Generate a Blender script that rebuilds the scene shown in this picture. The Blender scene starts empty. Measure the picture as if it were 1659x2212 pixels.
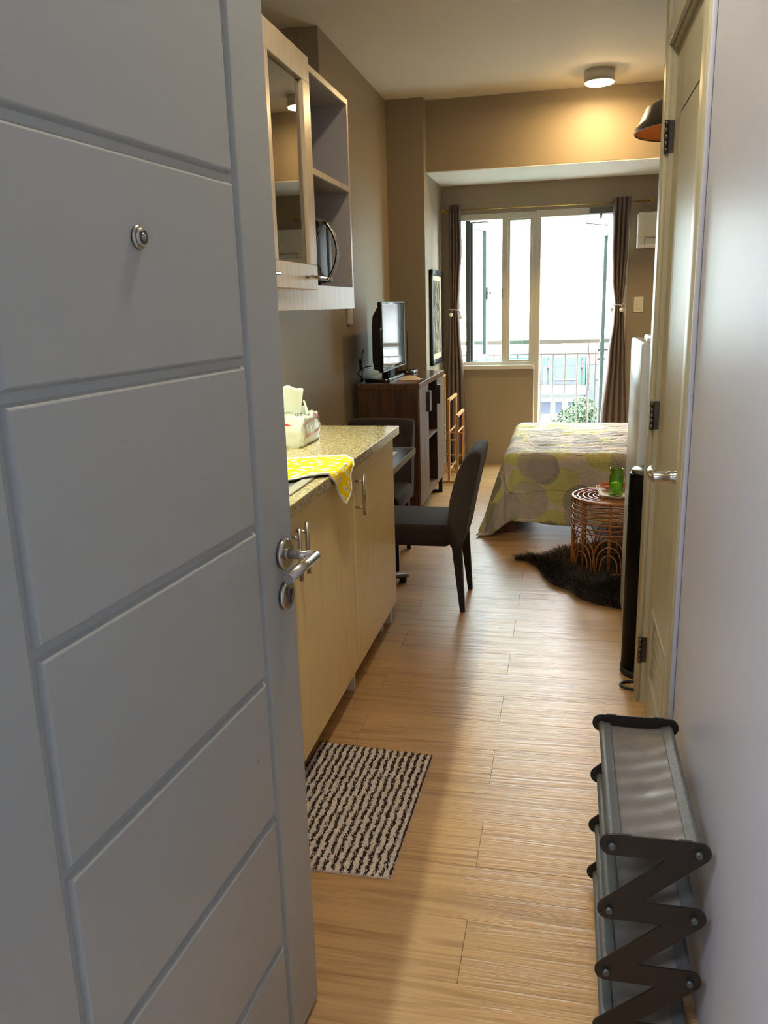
import bpy, bmesh, math, random
from mathutils import Vector, Matrix
random.seed(11)
PI = math.pi
S = bpy.context.scene
COL = S.collection

# ------------------------------------------------------------------ camera
EYE = Vector((0.0, 0.0, 1.45))
YAW, PITCH, ROLL = math.radians(12.646), math.radians(14.075), math.radians(-1.635)
FPX, IMW, IMH = 1767.2, 1659.0, 2212.0
_f = Vector((-math.sin(YAW) * math.cos(PITCH), math.cos(YAW) * math.cos(PITCH), -math.sin(PITCH)))
_r0 = Vector((math.cos(YAW), math.sin(YAW), 0))
_u0 = _r0.cross(_f)
_r = math.cos(ROLL) * _r0 + math.sin(ROLL) * _u0
_u = -math.sin(ROLL) * _r0 + math.cos(ROLL) * _u0
cam_data = bpy.data.cameras.new('camera')
cam_data.sensor_fit = 'HORIZONTAL'
cam_data.sensor_width = 36.0
cam_data.lens = 36.0 * FPX / IMW
cam_data.clip_start = 0.02
cam_data.clip_end = 500
cam = bpy.data.objects.new('camera', cam_data)
COL.objects.link(cam)
m = Matrix.Identity(4)
for i in range(3):
    m[i][0], m[i][1], m[i][2], m[i][3] = _r[i], _u[i], -_f[i], EYE[i]
cam.matrix_world = m
S.camera = cam

# ------------------------------------------------------------------ sky, exposure, added hall light
S.view_settings.view_transform = 'Standard'
S.view_settings.look = 'None'
S.view_settings.gamma = 1.0
S.view_settings.use_curve_mapping = False
S.view_settings.exposure = 1.35
S.cycles.max_bounces = 10
S.cycles.diffuse_bounces = 6
S.cycles.glossy_bounces = 4
S.cycles.transparent_max_bounces = 12
S.cycles.sample_clamp_indirect = 6.0
S.cycles.caustics_reflective = False
S.cycles.caustics_refractive = False
SKY_STRENGTH = 9.0
w = bpy.data.worlds.new('overcast_sky')
S.world = w
w.use_nodes = True
wb = w.node_tree.nodes['Background']
wb.inputs[0].default_value = (0.90, 0.96, 1.0, 1)
wb.inputs[1].default_value = SKY_STRENGTH
HALL_FILL_WATT = 13.0  # power of the light added in the hall
TUBE_STRENGTH = 58.0
LAMP_STRENGTH = 98.0
ENTRY_FILL_STRENGTH = 92.0  # strength of the lamp added over the entry


def lin(*c):
    out = []
    for v in c:
        v = v / 255.0
        out.append(v / 12.92 if v <= 0.04045 else ((v + 0.055) / 1.055) ** 2.4)
    return tuple(out) + (1.0,)


def area_light(name, loc, rot, sx, sy, watt, col, portal=False):
    d = bpy.data.lights.new(name, 'AREA')
    d.shape = 'RECTANGLE'
    d.size, d.size_y = sx, sy
    d.energy = watt
    d.color = col
    if portal:
        d.cycles.is_portal = True
    o = bpy.data.objects.new(name, d)
    COL.objects.link(o)
    o.location = loc
    o.rotation_euler = rot
    return o


# daylight openings (portals emit nothing: they only guide sampling of the sky)
area_light('window_portal', (-0.62, 7.74, 1.55), (-PI / 2, 0, 0), 0.72, 1.28, 1, (1, 1, 1), True)
area_light('balcony_portal', (0.11, 7.74, 1.08), (-PI / 2, 0, 0), 0.72, 2.16, 1, (1, 1, 1), True)


# ------------------------------------------------------------------ materials
def new_mat(name):
    mt = bpy.data.materials.new(name)
    mt.use_nodes = True
    nt = mt.node_tree
    return mt, nt, nt.nodes['Principled BSDF']


def ND(nt, typ, **kw):
    n = nt.nodes.new(typ)
    for k, v in kw.items():
        if hasattr(n, k):
            setattr(n, k, v)
        else:
            n.inputs[k].default_value = v
    return n


def ramp(nt, stops):
    n = nt.nodes.new('ShaderNodeValToRGB')
    e = n.color_ramp.elements
    while len(e) < len(stops):
        e.new(0.5)
    for i, (p, c) in enumerate(stops):
        e[i].position = p
        e[i].color = c if len(c) == 4 else tuple(c) + (1,)
    return n


def coords(nt, scale=(1, 1, 1), kind='Object', rot=(0, 0, 0)):
    tc = nt.nodes.new('ShaderNodeTexCoord')
    mp = nt.nodes.new('ShaderNodeMapping')
    mp.inputs['Scale'].default_value = scale
    mp.inputs['Rotation'].default_value = rot
    nt.links.new(tc.outputs[kind], mp.inputs['Vector'])
    return mp.outputs['Vector']


def bump_from(nt, bsdf, height_socket, strength, dist=0.01):
    b = nt.nodes.new('ShaderNodeBump')
    b.inputs['Strength'].default_value = strength
    b.inputs['Distance'].default_value = dist
    nt.links.new(height_socket, b.inputs['Height'])
    nt.links.new(b.outputs['Normal'], bsdf.inputs['Normal'])
    return b


def plain(name, col, rough=0.5, metal=0.0, spec=0.5, noise=0.0, nscale=30, bump=0.0, bscale=200, coat=0.0):
    mt, nt, b = new_mat(name)
    b.inputs['Base Color'].default_value = col
    b.inputs['Roughness'].default_value = rough
    b.inputs['Metallic'].default_value = metal
    b.inputs['Specular IOR Level'].default_value = spec
    if coat:
        b.inputs['Coat Weight'].default_value = coat
        b.inputs['Coat Roughness'].default_value = 0.08
    if noise or bump:
        v = coords(nt)
    if noise:
        n = ND(nt, 'ShaderNodeTexNoise', Scale=nscale, Detail=5.0, Roughness=0.6)
        nt.links.new(v, n.inputs['Vector'])
        c = col[:3]
        r = ramp(nt, [(0.3, tuple(x * (1 - noise) for x in c)), (0.7, tuple(min(1, x * (1 + noise)) for x in c))])
        nt.links.new(n.outputs['Fac'], r.inputs['Fac'])
        nt.links.new(r.outputs['Color'], b.inputs['Base Color'])
    if bump:
        n2 = ND(nt, 'ShaderNodeTexNoise', Scale=bscale, Detail=3.0)
        nt.links.new(v, n2.inputs['Vector'])
        bump_from(nt, b, n2.outputs['Fac'], bump, 0.002)
    return mt


def wood(name, dark, light, scale, rough=0.4, spec=0.5, bump=0.15, fine=0.35, coat=0.0, vary=0.0):
    mt, nt, b = new_mat(name)
    v = coords(nt, scale)
    oi = nt.nodes.new('ShaderNodeObjectInfo')
    mul = ND(nt, 'ShaderNodeMath', operation='MULTIPLY')
    mul.inputs[1].default_value = 60.0
    nt.links.new(oi.outputs['Random'], mul.inputs[0])
    n = ND(nt, 'ShaderNodeTexNoise', noise_dimensions='4D', Scale=1.0, Detail=5.0, Roughness=0.55, Distortion=1.2)
    nt.links.new(v, n.inputs['Vector'])
    nt.links.new(mul.outputs[0], n.inputs['W'])
    wv = ND(nt, 'ShaderNodeMath', operation='MULTIPLY')
    wv.inputs[1].default_value = 6.0
    nt.links.new(n.outputs['Fac'], wv.inputs[0])
    fr = ND(nt, 'ShaderNodeMath', operation='PINGPONG')
    fr.inputs[1].default_value = 1.0
    nt.links.new(wv.outputs[0], fr.inputs[0])
    v2 = coords(nt, tuple(s * 6 if s > 3 else s * 3 for s in scale))
    n2 = ND(nt, 'ShaderNodeTexNoise', noise_dimensions='4D', Scale=1.0, Detail=4.0, Roughness=0.7)
    nt.links.new(v2, n2.inputs['Vector'])
    nt.links.new(mul.outputs[0], n2.inputs['W'])
    mx = ND(nt, 'ShaderNodeMix', data_type='FLOAT')
    mx.inputs[0].default_value = fine
    nt.links.new(fr.outputs[0], mx.inputs[2])
    nt.links.new(n2.outputs['Fac'], mx.inputs[3])
    r = ramp(nt, [(0.12, dark), (0.75, light)])
    nt.links.new(mx.outputs[0], r.inputs['Fac'])
    out = r.outputs['Color']
    if vary:
        hsv = nt.nodes.new('ShaderNodeHueSaturation')
        mr = ND(nt, 'ShaderNodeMapRange')
        mr.inputs['To Min'].default_value = 1 - vary
        mr.inputs['To Max'].default_value = 1 + vary
        nt.links.new(oi.outputs['Random'], mr.inputs['Value'])
        nt.links.new(mr.outputs['Result'], hsv.inputs['Value'])
        nt.links.new(out, hsv.inputs['Color'])
        out = hsv.outputs['Color']
    nt.links.new(out, b.inputs['Base Color'])
    b.inputs['Roughness'].default_value = rough
    b.inputs['Specular IOR Level'].default_value = spec
    if coat:
        b.inputs['Coat Weight'].default_value = coat
        b.inputs['Coat Roughness'].default_value = 0.12
    if bump:
        bump_from(nt, b, mx.outputs[0], bump, 0.004)
    return mt


def pane(name, tint, f0=0.04, rough=0.0):
    mt = bpy.data.materials.new(name)
    mt.use_nodes = True
    nt = mt.node_tree
    nt.nodes.remove(nt.nodes['Principled BSDF'])
    out = nt.nodes['Material Output']
    tr = ND(nt, 'ShaderNodeBsdfTransparent', Color=tint)
    gl = ND(nt, 'ShaderNodeBsdfGlossy', Roughness=rough)
    lw = nt.nodes.new('ShaderNodeLayerWeight')
    pw = ND(nt, 'ShaderNodeMath', operation='POWER')
    pw.inputs[1].default_value = 5.0
    nt.links.new(lw.outputs['Facing'], pw.inputs[0])
    mr = ND(nt, 'ShaderNodeMapRange')
    mr.inputs['To Min'].default_value = f0
    nt.links.new(pw.outputs[0], mr.inputs['Value'])
    mx = nt.nodes.new('ShaderNodeMixShader')
    nt.links.new(mr.outputs['Result'], mx.inputs[0])
    nt.links.new(tr.outputs[0], mx.inputs[1])
    nt.links.new(gl.outputs[0], mx.inputs[2])
    nt.links.new(mx.outputs[0], out.inputs['Surface'])
    return mt


def emit(name, col, strength):
    mt, nt, b = new_mat(name)
    b.inputs['Base Color'].default_value = (0.8, 0.8, 0.8, 1)
    b.inputs['Emission Color'].default_value = col
    b.inputs['Emission Strength'].default_value = strength
    return mt


M = {}
M['wall'] = plain('taupe_wall_paint', lin(154, 139, 118), 0.5, bump=0.12, bscale=260)
M['ceil'] = plain('ceiling_paint', lin(238, 230, 214), 0.75, bump=0.05)
M['soffit'] = plain('soffit_paint', lin(232, 230, 224), 0.7)
M['gloss_wall'] = plain('glossy_white_wall_enamel', lin(196, 199, 212), 0.40, spec=0.09, bump=0.12, bscale=70)
M['door_paint'] = plain('pale_grey_door_enamel', lin(160, 163, 161), 0.34, bump=0.03, bscale=60)
M['cream'] = wood('cream_door_enamel', lin(176, 170, 144)[:3], lin(186, 180, 154)[:3], (60, 60, 1.5), 0.42, spec=0.15, bump=0.05)
M['steel'] = plain('brushed_steel', lin(188, 184, 178), 0.27, 1.0, noise=0.06, nscale=80)
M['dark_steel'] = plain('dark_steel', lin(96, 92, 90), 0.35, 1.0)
M['keyhole'] = plain('keyhole_black', lin(12, 12, 12), 0.6)
M['lens'] = plain('peephole_glass', lin(120, 125, 130), 0.08, 0.3, coat=1.0)
M['plank'] = wood('oak_vinyl_plank', lin(142, 104, 64)[:3], lin(198, 159, 110)[:3], (1.1, 26, 1), 0.29, spec=0.5, bump=0.4, fine=0.62, vary=0.05)
M['subfloor'] = plain('dark_joint', lin(60, 44, 30), 0.8)
M['hall_floor'] = plain('hall_tile', lin(190, 186, 178), 0.3)
M['hall_wall'] = plain('hall_paint', lin(225, 226, 232), 0.6)
M['maple'] = wood('pale_maple_laminate', lin(224, 198, 140)[:3], lin(236, 214, 160)[:3], (26, 26, 1.6), 0.38, bump=0.03, fine=0.6)
M['maple_gloss'] = wood('pale_maple_gloss', lin(202, 180, 148)[:3], lin(222, 204, 176)[:3], (22, 22, 1.3), 0.25, bump=0.03, fine=0.6)
M['grey_laminate'] = plain('grey_cabinet_lining', lin(172, 166, 164), 0.5)
M['black'] = plain('black_plastic', lin(8, 7, 7), 0.5, spec=0.1)
M['black_matte'] = plain('matte_black_plastic', lin(18, 16, 15), 0.55)
M['black_gloss'] = plain('black_glass', lin(6, 6, 7), 0.05, spec=0.6)
M['rubber'] = plain('black_rubber', lin(20, 19, 18), 0.6)
M['white_plastic'] = plain('white_plastic', lin(222, 218, 205), 0.4)
M['white_metal'] = plain('white_enamel_metal', lin(214, 220, 218), 0.28)
M['alu_white'] = plain('white_powder_aluminium', lin(212, 208, 200), 0.35)
M['alu_grey'] = plain('silver_aluminium', lin(96, 104, 108), 0.4, 0.2)
M['teal_glass'] = pane('teal_tinted_glass', (0.80, 0.97, 0.95, 1))
M['cabinet_glass'] = pane('dark_cabinet_glass', (0.6, 0.6, 0.58, 1), 0.26)
M['brass'] = plain('brass', lin(196, 160, 84), 0.3, 1.0)
M['curtain'] = plain('taupe_curtain_cloth', lin(116, 102, 97), 0.85, spec=0.2, bump=0.25, bscale=500)
M['cord'] = plain('pale_cotton_cord', lin(190, 178, 164), 0.8)
M['bead'] = plain('cream_bead', lin(240, 234, 218), 0.5)
M['rail_paint'] = plain('pale_railing_paint', lin(108, 105, 98), 0.5)
M['concrete'] = plain('balcony_concrete', lin(200, 198, 192), 0.8, noise=0.05)
M['walnut'] = wood('walnut_laminate', lin(50, 30, 18)[:3], lin(84, 54, 34)[:3], (16, 16, 1.1), 0.30, bump=0.05)
M['walnut_top'] = wood('walnut_laminate_top', lin(66, 42, 28)[:3], lin(104, 72, 48)[:3], (16, 1.2, 16), 0.22, bump=0.04)
M['walnut_front'] = wood('walnut_front_laminate', lin(80, 56, 40)[:3], lin(114, 86, 64)[:3], (20, 20, 1.2), 0.45, spec=0.22, bump=0.05)
M['niche'] = wood('dark_walnut_lining', lin(40, 22, 14)[:3], lin(62, 36, 24)[:3], (16, 16, 1.1), 0.4, bump=0.03)
M['ash'] = wood('honey_ash_wood', lin(176, 120, 62)[:3], lin(214, 164, 102)[:3], (40, 40, 2.0), 0.45, bump=0.05)
M['chair_cloth'] = plain('brown_chair_cloth', lin(46, 36, 32), 0.85, spec=0.25, noise=0.12, nscale=18, bump=0.35, bscale=420)
M['chair_cloth'].node_tree.nodes['Principled BSDF'].inputs['Sheen Weight'].default_value = 0.12
M['chair_cloth'].node_tree.nodes['Principled BSDF'].inputs['Sheen Roughness'].default_value = 0.4
M['chair_leg'] = plain('espresso_leg', lin(24, 18, 16), 0.4)
M['table_top'] = plain('black_glass_tabletop', lin(24, 22, 23), 0.18)
M['silver_edge'] = plain('satin_silver_edge', lin(150, 152, 150), 0.32, 0.6)
M['grey_foot'] = plain('grey_metal_foot', lin(110, 110, 108), 0.4, 0.5)
M['rack_plate'] = plain('bronze_black_plate', lin(32, 26, 22), 0.45, noise=0.10, nscale=40)
M['rack_tube'] = plain('slate_grey_tube', lin(86, 93, 94), 0.3, 0.35)
M['rack_cloth'] = plain('grey_nonwoven_cloth', lin(112, 108, 106), 0.45, spec=0.5, noise=0.12, nscale=14, bump=0.25, bscale=160)
M['rack_hem'] = plain('grey_cloth_hem', lin(90, 94, 96), 0.42, spec=0.6, noise=0.16, nscale=60, bump=0.3, bscale=200)
M['rattan'] = wood('rattan_cane', lin(122, 70, 32)[:3], lin(186, 118, 62)[:3], (30, 30, 30), 0.38, bump=0.08, coat=0.3)
M['tray_white'] = plain('cream_lacquer_tray', lin(240, 232, 212), 0.6, spec=0.2)
M['tray_orange'] = plain('terracotta_lacquer_tray', lin(206, 112, 70), 0.6, spec=0.2)
M['candle'] = plain('lime_wax', lin(240, 238, 150), 0.5)
M['fur'] = plain('dark_brown_fur', lin(62, 50, 38), 0.6, spec=0.35, noise=0.4, nscale=30)
M['mat_pale'] = plain('beige_chenille', lin(236, 224, 212), 0.9, spec=0.1, noise=0.10, nscale=200)
M['mat_dark'] = plain('dark_brown_chenille', lin(80, 60, 56), 0.9, spec=0.1)
M['bed_wood'] = wood('reddish_bed_wood', lin(92, 52, 34)[:3], lin(124, 74, 50)[:3], (3, 30, 30), 0.45)
M['sheet'] = plain('white_mattress_ticking', lin(220, 216, 208), 0.8)
M['shade_out'] = plain('charcoal_lamp_enamel', lin(70, 66, 60), 0.38)
M['copper'] = plain('copper_lining', lin(248, 150, 62), 0.4, 0.35)
M['paper'] = plain('cream_paper', lin(232, 206, 168), 0.8)
M['white_paper'] = plain('white_tissue', lin(204, 212, 206), 0.85)
M['pack_film'] = plain('clear_film_over_tissues', lin(196, 202, 186), 0.14, spec=0.8, bump=1.0, bscale=26)
M['red_print'] = plain('red_print', lin(208, 54, 50), 0.3)
M['blue_print'] = plain('blue_print', lin(52, 70, 130), 0.3)
M['picture_frame'] = plain('black_frame_lacquer', lin(18, 16, 18), 0.3)
M['mount'] = plain('cream_mount_board', lin(220, 206, 168), 0.7)
M['green_glass'] = pane('green_bottle_glass', (0.72, 0.91, 0.42, 1), 0.06)
M['clear_glass'] = pane('clear_glass', (0.92, 0.95, 0.93, 1), 0.06)
M['tube'] = emit('under_cabinet_tube_glow', (0.97, 1.0, 0.76, 1), TUBE_STRENGTH)
M['lamp_glow'] = emit('ceiling_lamp_glow', (1.0, 0.70, 0.32, 1), LAMP_STRENGTH)
M['entry_fill_glow'] = emit('added_entry_lamp_glow', (1.0, 0.88, 0.68, 1), ENTRY_FILL_STRENGTH)  # for the unseen lamp added over the entry
M['hall_fill_glow'] = emit('added_hall_light_glow', (0.80, 0.88, 1.0, 1), 3.0)  # for the unseen panel added in the hall
M['green_build'] = plain('mint_green_paint', lin(60, 97, 81), 0.8)
M['pink_build'] = plain('red_sign_board', lin(120, 66, 74), 0.8)
M['white_build'] = plain('white_render', lin(128, 128, 126), 0.8)
M['grey_build'] = plain('grey_render', lin(66, 72, 82), 0.8)
M['dark_pane'] = plain('far_window_glass', lin(56, 64, 78), 0.5)
M['leaf'] = plain('tree_leaf', lin(74, 92, 66), 0.6, noise=0.35, nscale=3)
M['leaf_dark'] = plain('tree_leaf_dark', lin(54, 72, 54), 0.6, noise=0.3, nscale=3)
M['bark'] = plain('tree_bark', lin(110, 92, 74), 0.9)
M['street'] = plain('street_asphalt', lin(118, 118, 117), 0.9, noise=0.05, nscale=0.5)


def granite():
    mt, nt, b = new_mat('speckled_beige_countertop')
    v = coords(nt)
    n1 = ND(nt, 'ShaderNodeTexNoise', Scale=150.0, Detail=4.0, Roughness=0.7)
    n2 = ND(nt, 'ShaderNodeTexVoronoi', Scale=170.0)
    nt.links.new(v, n1.inputs['Vector'])
    nt.links.new(v, n2.inputs['Vector'])
    r1 = ramp(nt, [(0.34, lin(104, 90, 66)), (0.5, lin(166, 154, 116)), (0.68, lin(214, 204, 164))])
    nt.links.new(n1.outputs['Fac'], r1.inputs['Fac'])
    r2 = ramp(nt, [(0.0, (0.35, 0.28, 0.24, 1)), (0.22, (1, 1, 1, 1))])
    nt.links.new(n2.outputs['Distance'], r2.inputs['Fac'])
    mx = ND(nt, 'ShaderNodeMix', data_type='RGBA', blend_type='MULTIPLY')
    mx.inputs[0].default_value = 0.75
    nt.links.new(r1.outputs['Color'], mx.inputs[6])
    nt.links.new(r2.outputs['Color'], mx.inputs[7])
    nt.links.new(mx.outputs[2], b.inputs['Base Color'])
    b.inputs['Roughness'].default_value = 0.16
    return mt


M['granite'] = granite()


def quilt_mat():
    mt, nt, b = new_mat('leaf_print_quilt_cloth')
    v = coords(nt, (1, 1, 1), 'UV')
    base = lin(226, 208, 184)
    cur = None
    layers = [(3.7, (0.13, 0.37, 0), lin(214, 208, 112), 0.44, 0.445, 0.42, 0.80),
              (4.1, (0.61, 0.18, 0), lin(150, 142, 132), 0.42, 0.425, 0.50, 0.75),
              (3.4, (0.35, 0.83, 0), lin(190, 176, 162), 0.42, 0.425, 0.45, 0.75)]
    for sc, off, col, e0, e1, thr, fac in layers:
        mp = nt.nodes.new('ShaderNodeMapping')
        mp.inputs['Location'].default_value = off
        nt.links.new(v, mp.inputs['Vector'])
        vo = ND(nt, 'ShaderNodeTexVoronoi', Scale=sc, Randomness=0.55, voronoi_dimensions='2D')
        nt.links.new(mp.outputs['Vector'], vo.inputs['Vector'])
        r = ramp(nt, [(e0, (1, 1, 1, 1)), (e1, (0, 0, 0, 1))])
        nt.links.new(vo.outputs['Distance'], r.inputs['Fac'])
        sep = nt.nodes.new('ShaderNodeSeparateColor')
        nt.links.new(vo.outputs['Color'], sep.inputs[0])
        g = ND(nt, 'ShaderNodeMath', operation='GREATER_THAN')
        g.inputs[1].default_value = thr
        nt.links.new(sep.outputs[0], g.inputs[0])
        mul = ND(nt, 'ShaderNodeMath', operation='MULTIPLY')
        nt.links.new(r.outputs['Color'], mul.inputs[0])
        nt.links.new(g.outputs[0], mul.inputs[1])
        mul2 = ND(nt, 'ShaderNodeMath', operation='MULTIPLY')
        mul2.inputs[1].default_value = fac
        nt.links.new(mul.outputs[0], mul2.inputs[0])
        mx = ND(nt, 'ShaderNodeMix', data_type='RGBA')
        nt.links.new(mul2.outputs[0], mx.inputs[0])
        if cur is None:
            mx.inputs[6].default_value = base
        else:
            nt.links.new(cur, mx.inputs[6])
        mx.inputs[7].default_value = col
        cur = mx.outputs[2]
    nt.links.new(cur, b.inputs['Base Color'])
    b.inputs['Roughness'].default_value = 0.65
    b.inputs['Specular IOR Level'].default_value = 0.35
    n = ND(nt, 'ShaderNodeTexNoise', Scale=9.0, Detail=6.0, Roughness=0.6, Distortion=1.5)
    nt.links.new(v, n.inputs['Vector'])
    bump_from(nt, b, n.outputs['Fac'], 0.9, 0.04)
    return mt


M['quilt'] = quilt_mat()


def towel_mat():
    mt, nt, b = new_mat('yellow_towel_print')
    v = coords(nt, (1, 1, 1), 'UV')
    vo = ND(nt, 'ShaderNodeTexVoronoi', Scale=1.0, Randomness=0.7, voronoi_dimensions='2D')
    mp = ND(nt, 'ShaderNodeMapping')
    mp.inputs['Scale'].default_value = (5.0, 10.5, 1)
    mp.inputs['Rotation'].default_value = (0, 0, 0.5)
    nt.links.new(v, mp.inputs['Vector'])
    nt.links.new(mp.outputs['Vector'], vo.inputs['Vector'])
    r = ramp(nt, [(0.0, lin(226, 230, 224)), (0.20, lin(246, 244, 226)), (0.27, lin(244, 208, 20)), (1.0, lin(240, 200, 12))])
    nt.links.new(vo.outputs['Distance'], r.inputs['Fac'])
    wv = ND(nt, 'ShaderNodeTexWave', Scale=16.0)
    mp2 = ND(nt, 'ShaderNodeMapping')
    mp2.inputs['Rotation'].default_value = (0, 0, 0.9)
    nt.links.new(v, mp2.inputs['Vector'])
    nt.links.new(mp2.outputs['Vector'], wv.inputs['Vector'])
    g1 = ND(nt, 'ShaderNodeMath', operation='LESS_THAN')
    g1.inputs[1].default_value = 0.16
    nt.links.new(vo.outputs['Distance'], g1.inputs[0])
    g2 = ND(nt, 'ShaderNodeMath', operation='GREATER_THAN')
    g2.inputs[1].default_value = 0.72
    nt.links.new(wv.outputs['Fac'], g2.inputs[0])
    ml = ND(nt, 'ShaderNodeMath', operation='MULTIPLY')
    nt.links.new(g1.outputs[0], ml.inputs[0])
    nt.links.new(g2.outputs[0], ml.inputs[1])
    mx = ND(nt, 'ShaderNodeMix', data_type='RGBA')
    nt.links.new(ml.outputs[0], mx.inputs[0])
    nt.links.new(r.outputs['Color'], mx.inputs[6])
    mx.inputs[7].default_value = lin(52, 50, 60)
    nt.links.new(mx.outputs[2], b.inputs['Base Color'])
    b.inputs['Roughness'].default_value = 0.85
    b.inputs['Specular IOR Level'].default_value = 0.2
    return mt


M['towel'] = towel_mat()
M['towel_back'] = plain('white_towel_back', lin(238, 238, 234), 0.9, spec=0.2)


def art_mat():
    mt, nt, b = new_mat('ink_wash_print')
    v = coords(nt, (1, 4, 1.5))
    n = ND(nt, 'ShaderNodeTexNoise', Scale=3.0, Detail=8.0, Roughness=0.7, Distortion=2.0)
    nt.links.new(v, n.inputs['Vector'])
    r = ramp(nt, [(0.36, lin(36, 36, 34)), (0.5, lin(120, 116, 104)), (0.62, lin(206, 198, 170))])
    nt.links.new(n.outputs['Fac'], r.inputs['Fac'])
    nt.links.new(r.outputs['Color'], b.inputs['Base Color'])
    b.inputs['Roughness'].default_value = 0.25
    return mt


M['art'] = art_mat()

# ------------------------------------------------------------------ mesh building
BASE = {}          # object name -> world position of the thing it belongs to


class MB:
    def __init__(self):
        self.bm = bmesh.new()
        self.uv = None

    def box(self, x0, x1, y0, y1, z0, z1, mi=0):
        vs = [self.bm.verts.new((x, y, z)) for z in (z0, z1) for y in (y0, y1) for x in (x0, x1)]
        for q in ((0, 2, 3, 1), (4, 5, 7, 6), (0, 1, 5, 4), (2, 6, 7, 3), (0, 4, 6, 2), (1, 3, 7, 5)):
            f = self.bm.faces.new([vs[i] for i in q])
            f.material_index = mi
        return self

    def bbox(self, x0, x1, y0, y1, z0, z1, bev=0.004, seg=2, mi=0):
        t = bmesh.new()
        bmesh.ops.create_cube(t, size=1)
        for vv in t.verts:
            vv.co = Vector(((x0 + x1) / 2 + vv.co.x * (x1 - x0), (y0 + y1) / 2 + vv.co.y * (y1 - y0), (z0 + z1) / 2 + vv.co.z * (z1 - z0)))
        bmesh.ops.bevel(t, geom=t.edges[:], offset=bev, segments=seg, affect='EDGES', profile=0.5)
        self.merge(t, mi=mi, smooth=seg > 1)
        return self

    def merge(self, t, mat=None, mi=0, smooth=False):
        mp = {}
        for vv in t.verts:
            mp[vv] = self.bm.verts.new(mat @ vv.co if mat else vv.co)
        for f in t.faces:
            try:
                nf = self.bm.faces.new([mp[vv] for vv in f.verts])
                nf.material_index = mi
                nf.smooth = smooth or f.smooth
            except ValueError:
                pass
        t.free()
        return self

    def cyl(self, p0, p1, r0, r1=None, seg=20, caps=True, bev=0.0, mi=0):
        p0, p1 = Vector(p0), Vector(p1)
        r1 = r0 if r1 is None else r1
        L = (p1 - p0).length
        t = bmesh.new()
        bmesh.ops.create_cone(t, cap_ends=caps, segments=seg, radius1=r0, radius2=r1, depth=L)
        if bev:
            es = [e for e in t.edges if any(len(f.verts) > 4 for f in e.link_faces)]
            bmesh.ops.bevel(t, geom=es, offset=bev, segments=2, affect='EDGES')
        for f in t.faces:
            f.smooth = len(f.verts) <= 4
        q = (p1 - p0).normalized().to_track_quat('Z', 'Y').to_matrix().to_4x4()
        self.merge(t, Matrix.Translation((p0 + p1) / 2) @ q, mi)
        return self

    def sphere(self, c, r, seg=16, sc=(1, 1, 1), mi=0):
        t = bmesh.new()
        bmesh.ops.create_uvsphere(t, u_segments=seg, v_segments=max(6, seg // 2), radius=r)
        self.merge(t, Matrix.Translation(c) @ Matrix.Diagonal((*sc, 1)), mi, True)
        return self

    def lathe(self, prof, c=(0, 0, 0), seg=32, mi=0, closed=False):
        rings = []
        c = Vector(c)
        for r, z in prof:
            if r < 1e-6:
                rings.append([self.bm.verts.new(c + Vector((0, 0, z)))])
            else:
                rings.append([self.bm.verts.new(c + Vector((r * math.cos(2 * PI * i / seg), r * math.sin(2 * PI * i / seg), z))) for i in range(seg)])
        n = len(rings)
        for k in range(n if closed else n - 1):
            a, b = rings[k], rings[(k + 1) % n]
            for i in range(seg):
                j = (i + 1) % seg
                if len(a) == 1 and len(b) == 1:
                    continue
                if len(a) == 1:
                    q = [a[0], b[i], b[j]]
                elif len(b) == 1:
                    q = [a[i], a[j], b[0]]
                else:
                    q = [a[i], a[j], b[j], b[i]]
                f = self.bm.faces.new(q)
                f.smooth = True
                f.material_index = mi
        return self

    def tube(self, pts, r, seg=8, closed=False, mi=0):
        pts = [Vector(p) for p in pts]
        n = len(pts)
        rings = []
        up = Vector((0.123, 0.231, 0.965)).normalized()
        for i, p in enumerate(pts):
            if closed:
                d = pts[(i + 1) % n] - pts[i - 1]
            else:
                d = pts[min(i + 1, n - 1)] - pts[max(i - 1, 0)]
            d.normalize()
            a = d.cross(up)
            if a.length < 0.2:
                a = d.cross(Vector((1, 0.1, 0)))
            a.normalize()
            b = d.cross(a)
            rr = r[i] if isinstance(r, (list, tuple)) else r
            rings.append([self.bm.verts.new(p + rr * (math.cos(2 * PI * k / seg) * a + math.sin(2 * PI * k / seg) * b)) for k in range(seg)])
        for i in range(n if closed else n - 1):
            A, B = rings[i], rings[(i + 1) % n]
            for k in range(seg):
                f = self.bm.faces.new([A[k], A[(k + 1) % seg], B[(k + 1) % seg], B[k]])
                f.smooth = True
                f.material_index = mi
        if not closed:
            for R_ in (rings[0], rings[-1]):
                f = self.bm.faces.new(R_)
                f.material_index = mi
        return self

    def prism(self, poly, axis, a0, a1, bev=0.0, seg=2, mi=0):
        """poly: 2-D points in the two other axes (xyz order), extruded along axis"""
        t = bmesh.new()

        def P(p, a):
            return {'x': (a, p[0], p[1]), 'y': (p[0], a, p[1]), 'z': (p[0], p[1], a)}[axis]
        A = [t.verts.new(P(p, a0)) for p in poly]
        B = [t.verts.new(P(p, a1)) for p in poly]
        t.faces.new(A)
        t.faces.new(B)
        n = len(poly)
        for i in range(n):
            t.faces.new([A[i], A[(i + 1) % n], B[(i + 1) % n], B[i]])
        bmesh.ops.recalc_face_normals(t, faces=t.faces[:])
        if bev:
            es = [e for e in t.edges if any(len(f.verts) > 4 for f in e.link_faces)] if n > 4 else t.edges[:]
            bmesh.ops.bevel(t, geom=es, offset=bev, segments=seg, affect='EDGES', profile=0.5)
        self.merge(t, mi=mi, smooth=bool(bev))
        return self

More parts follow.
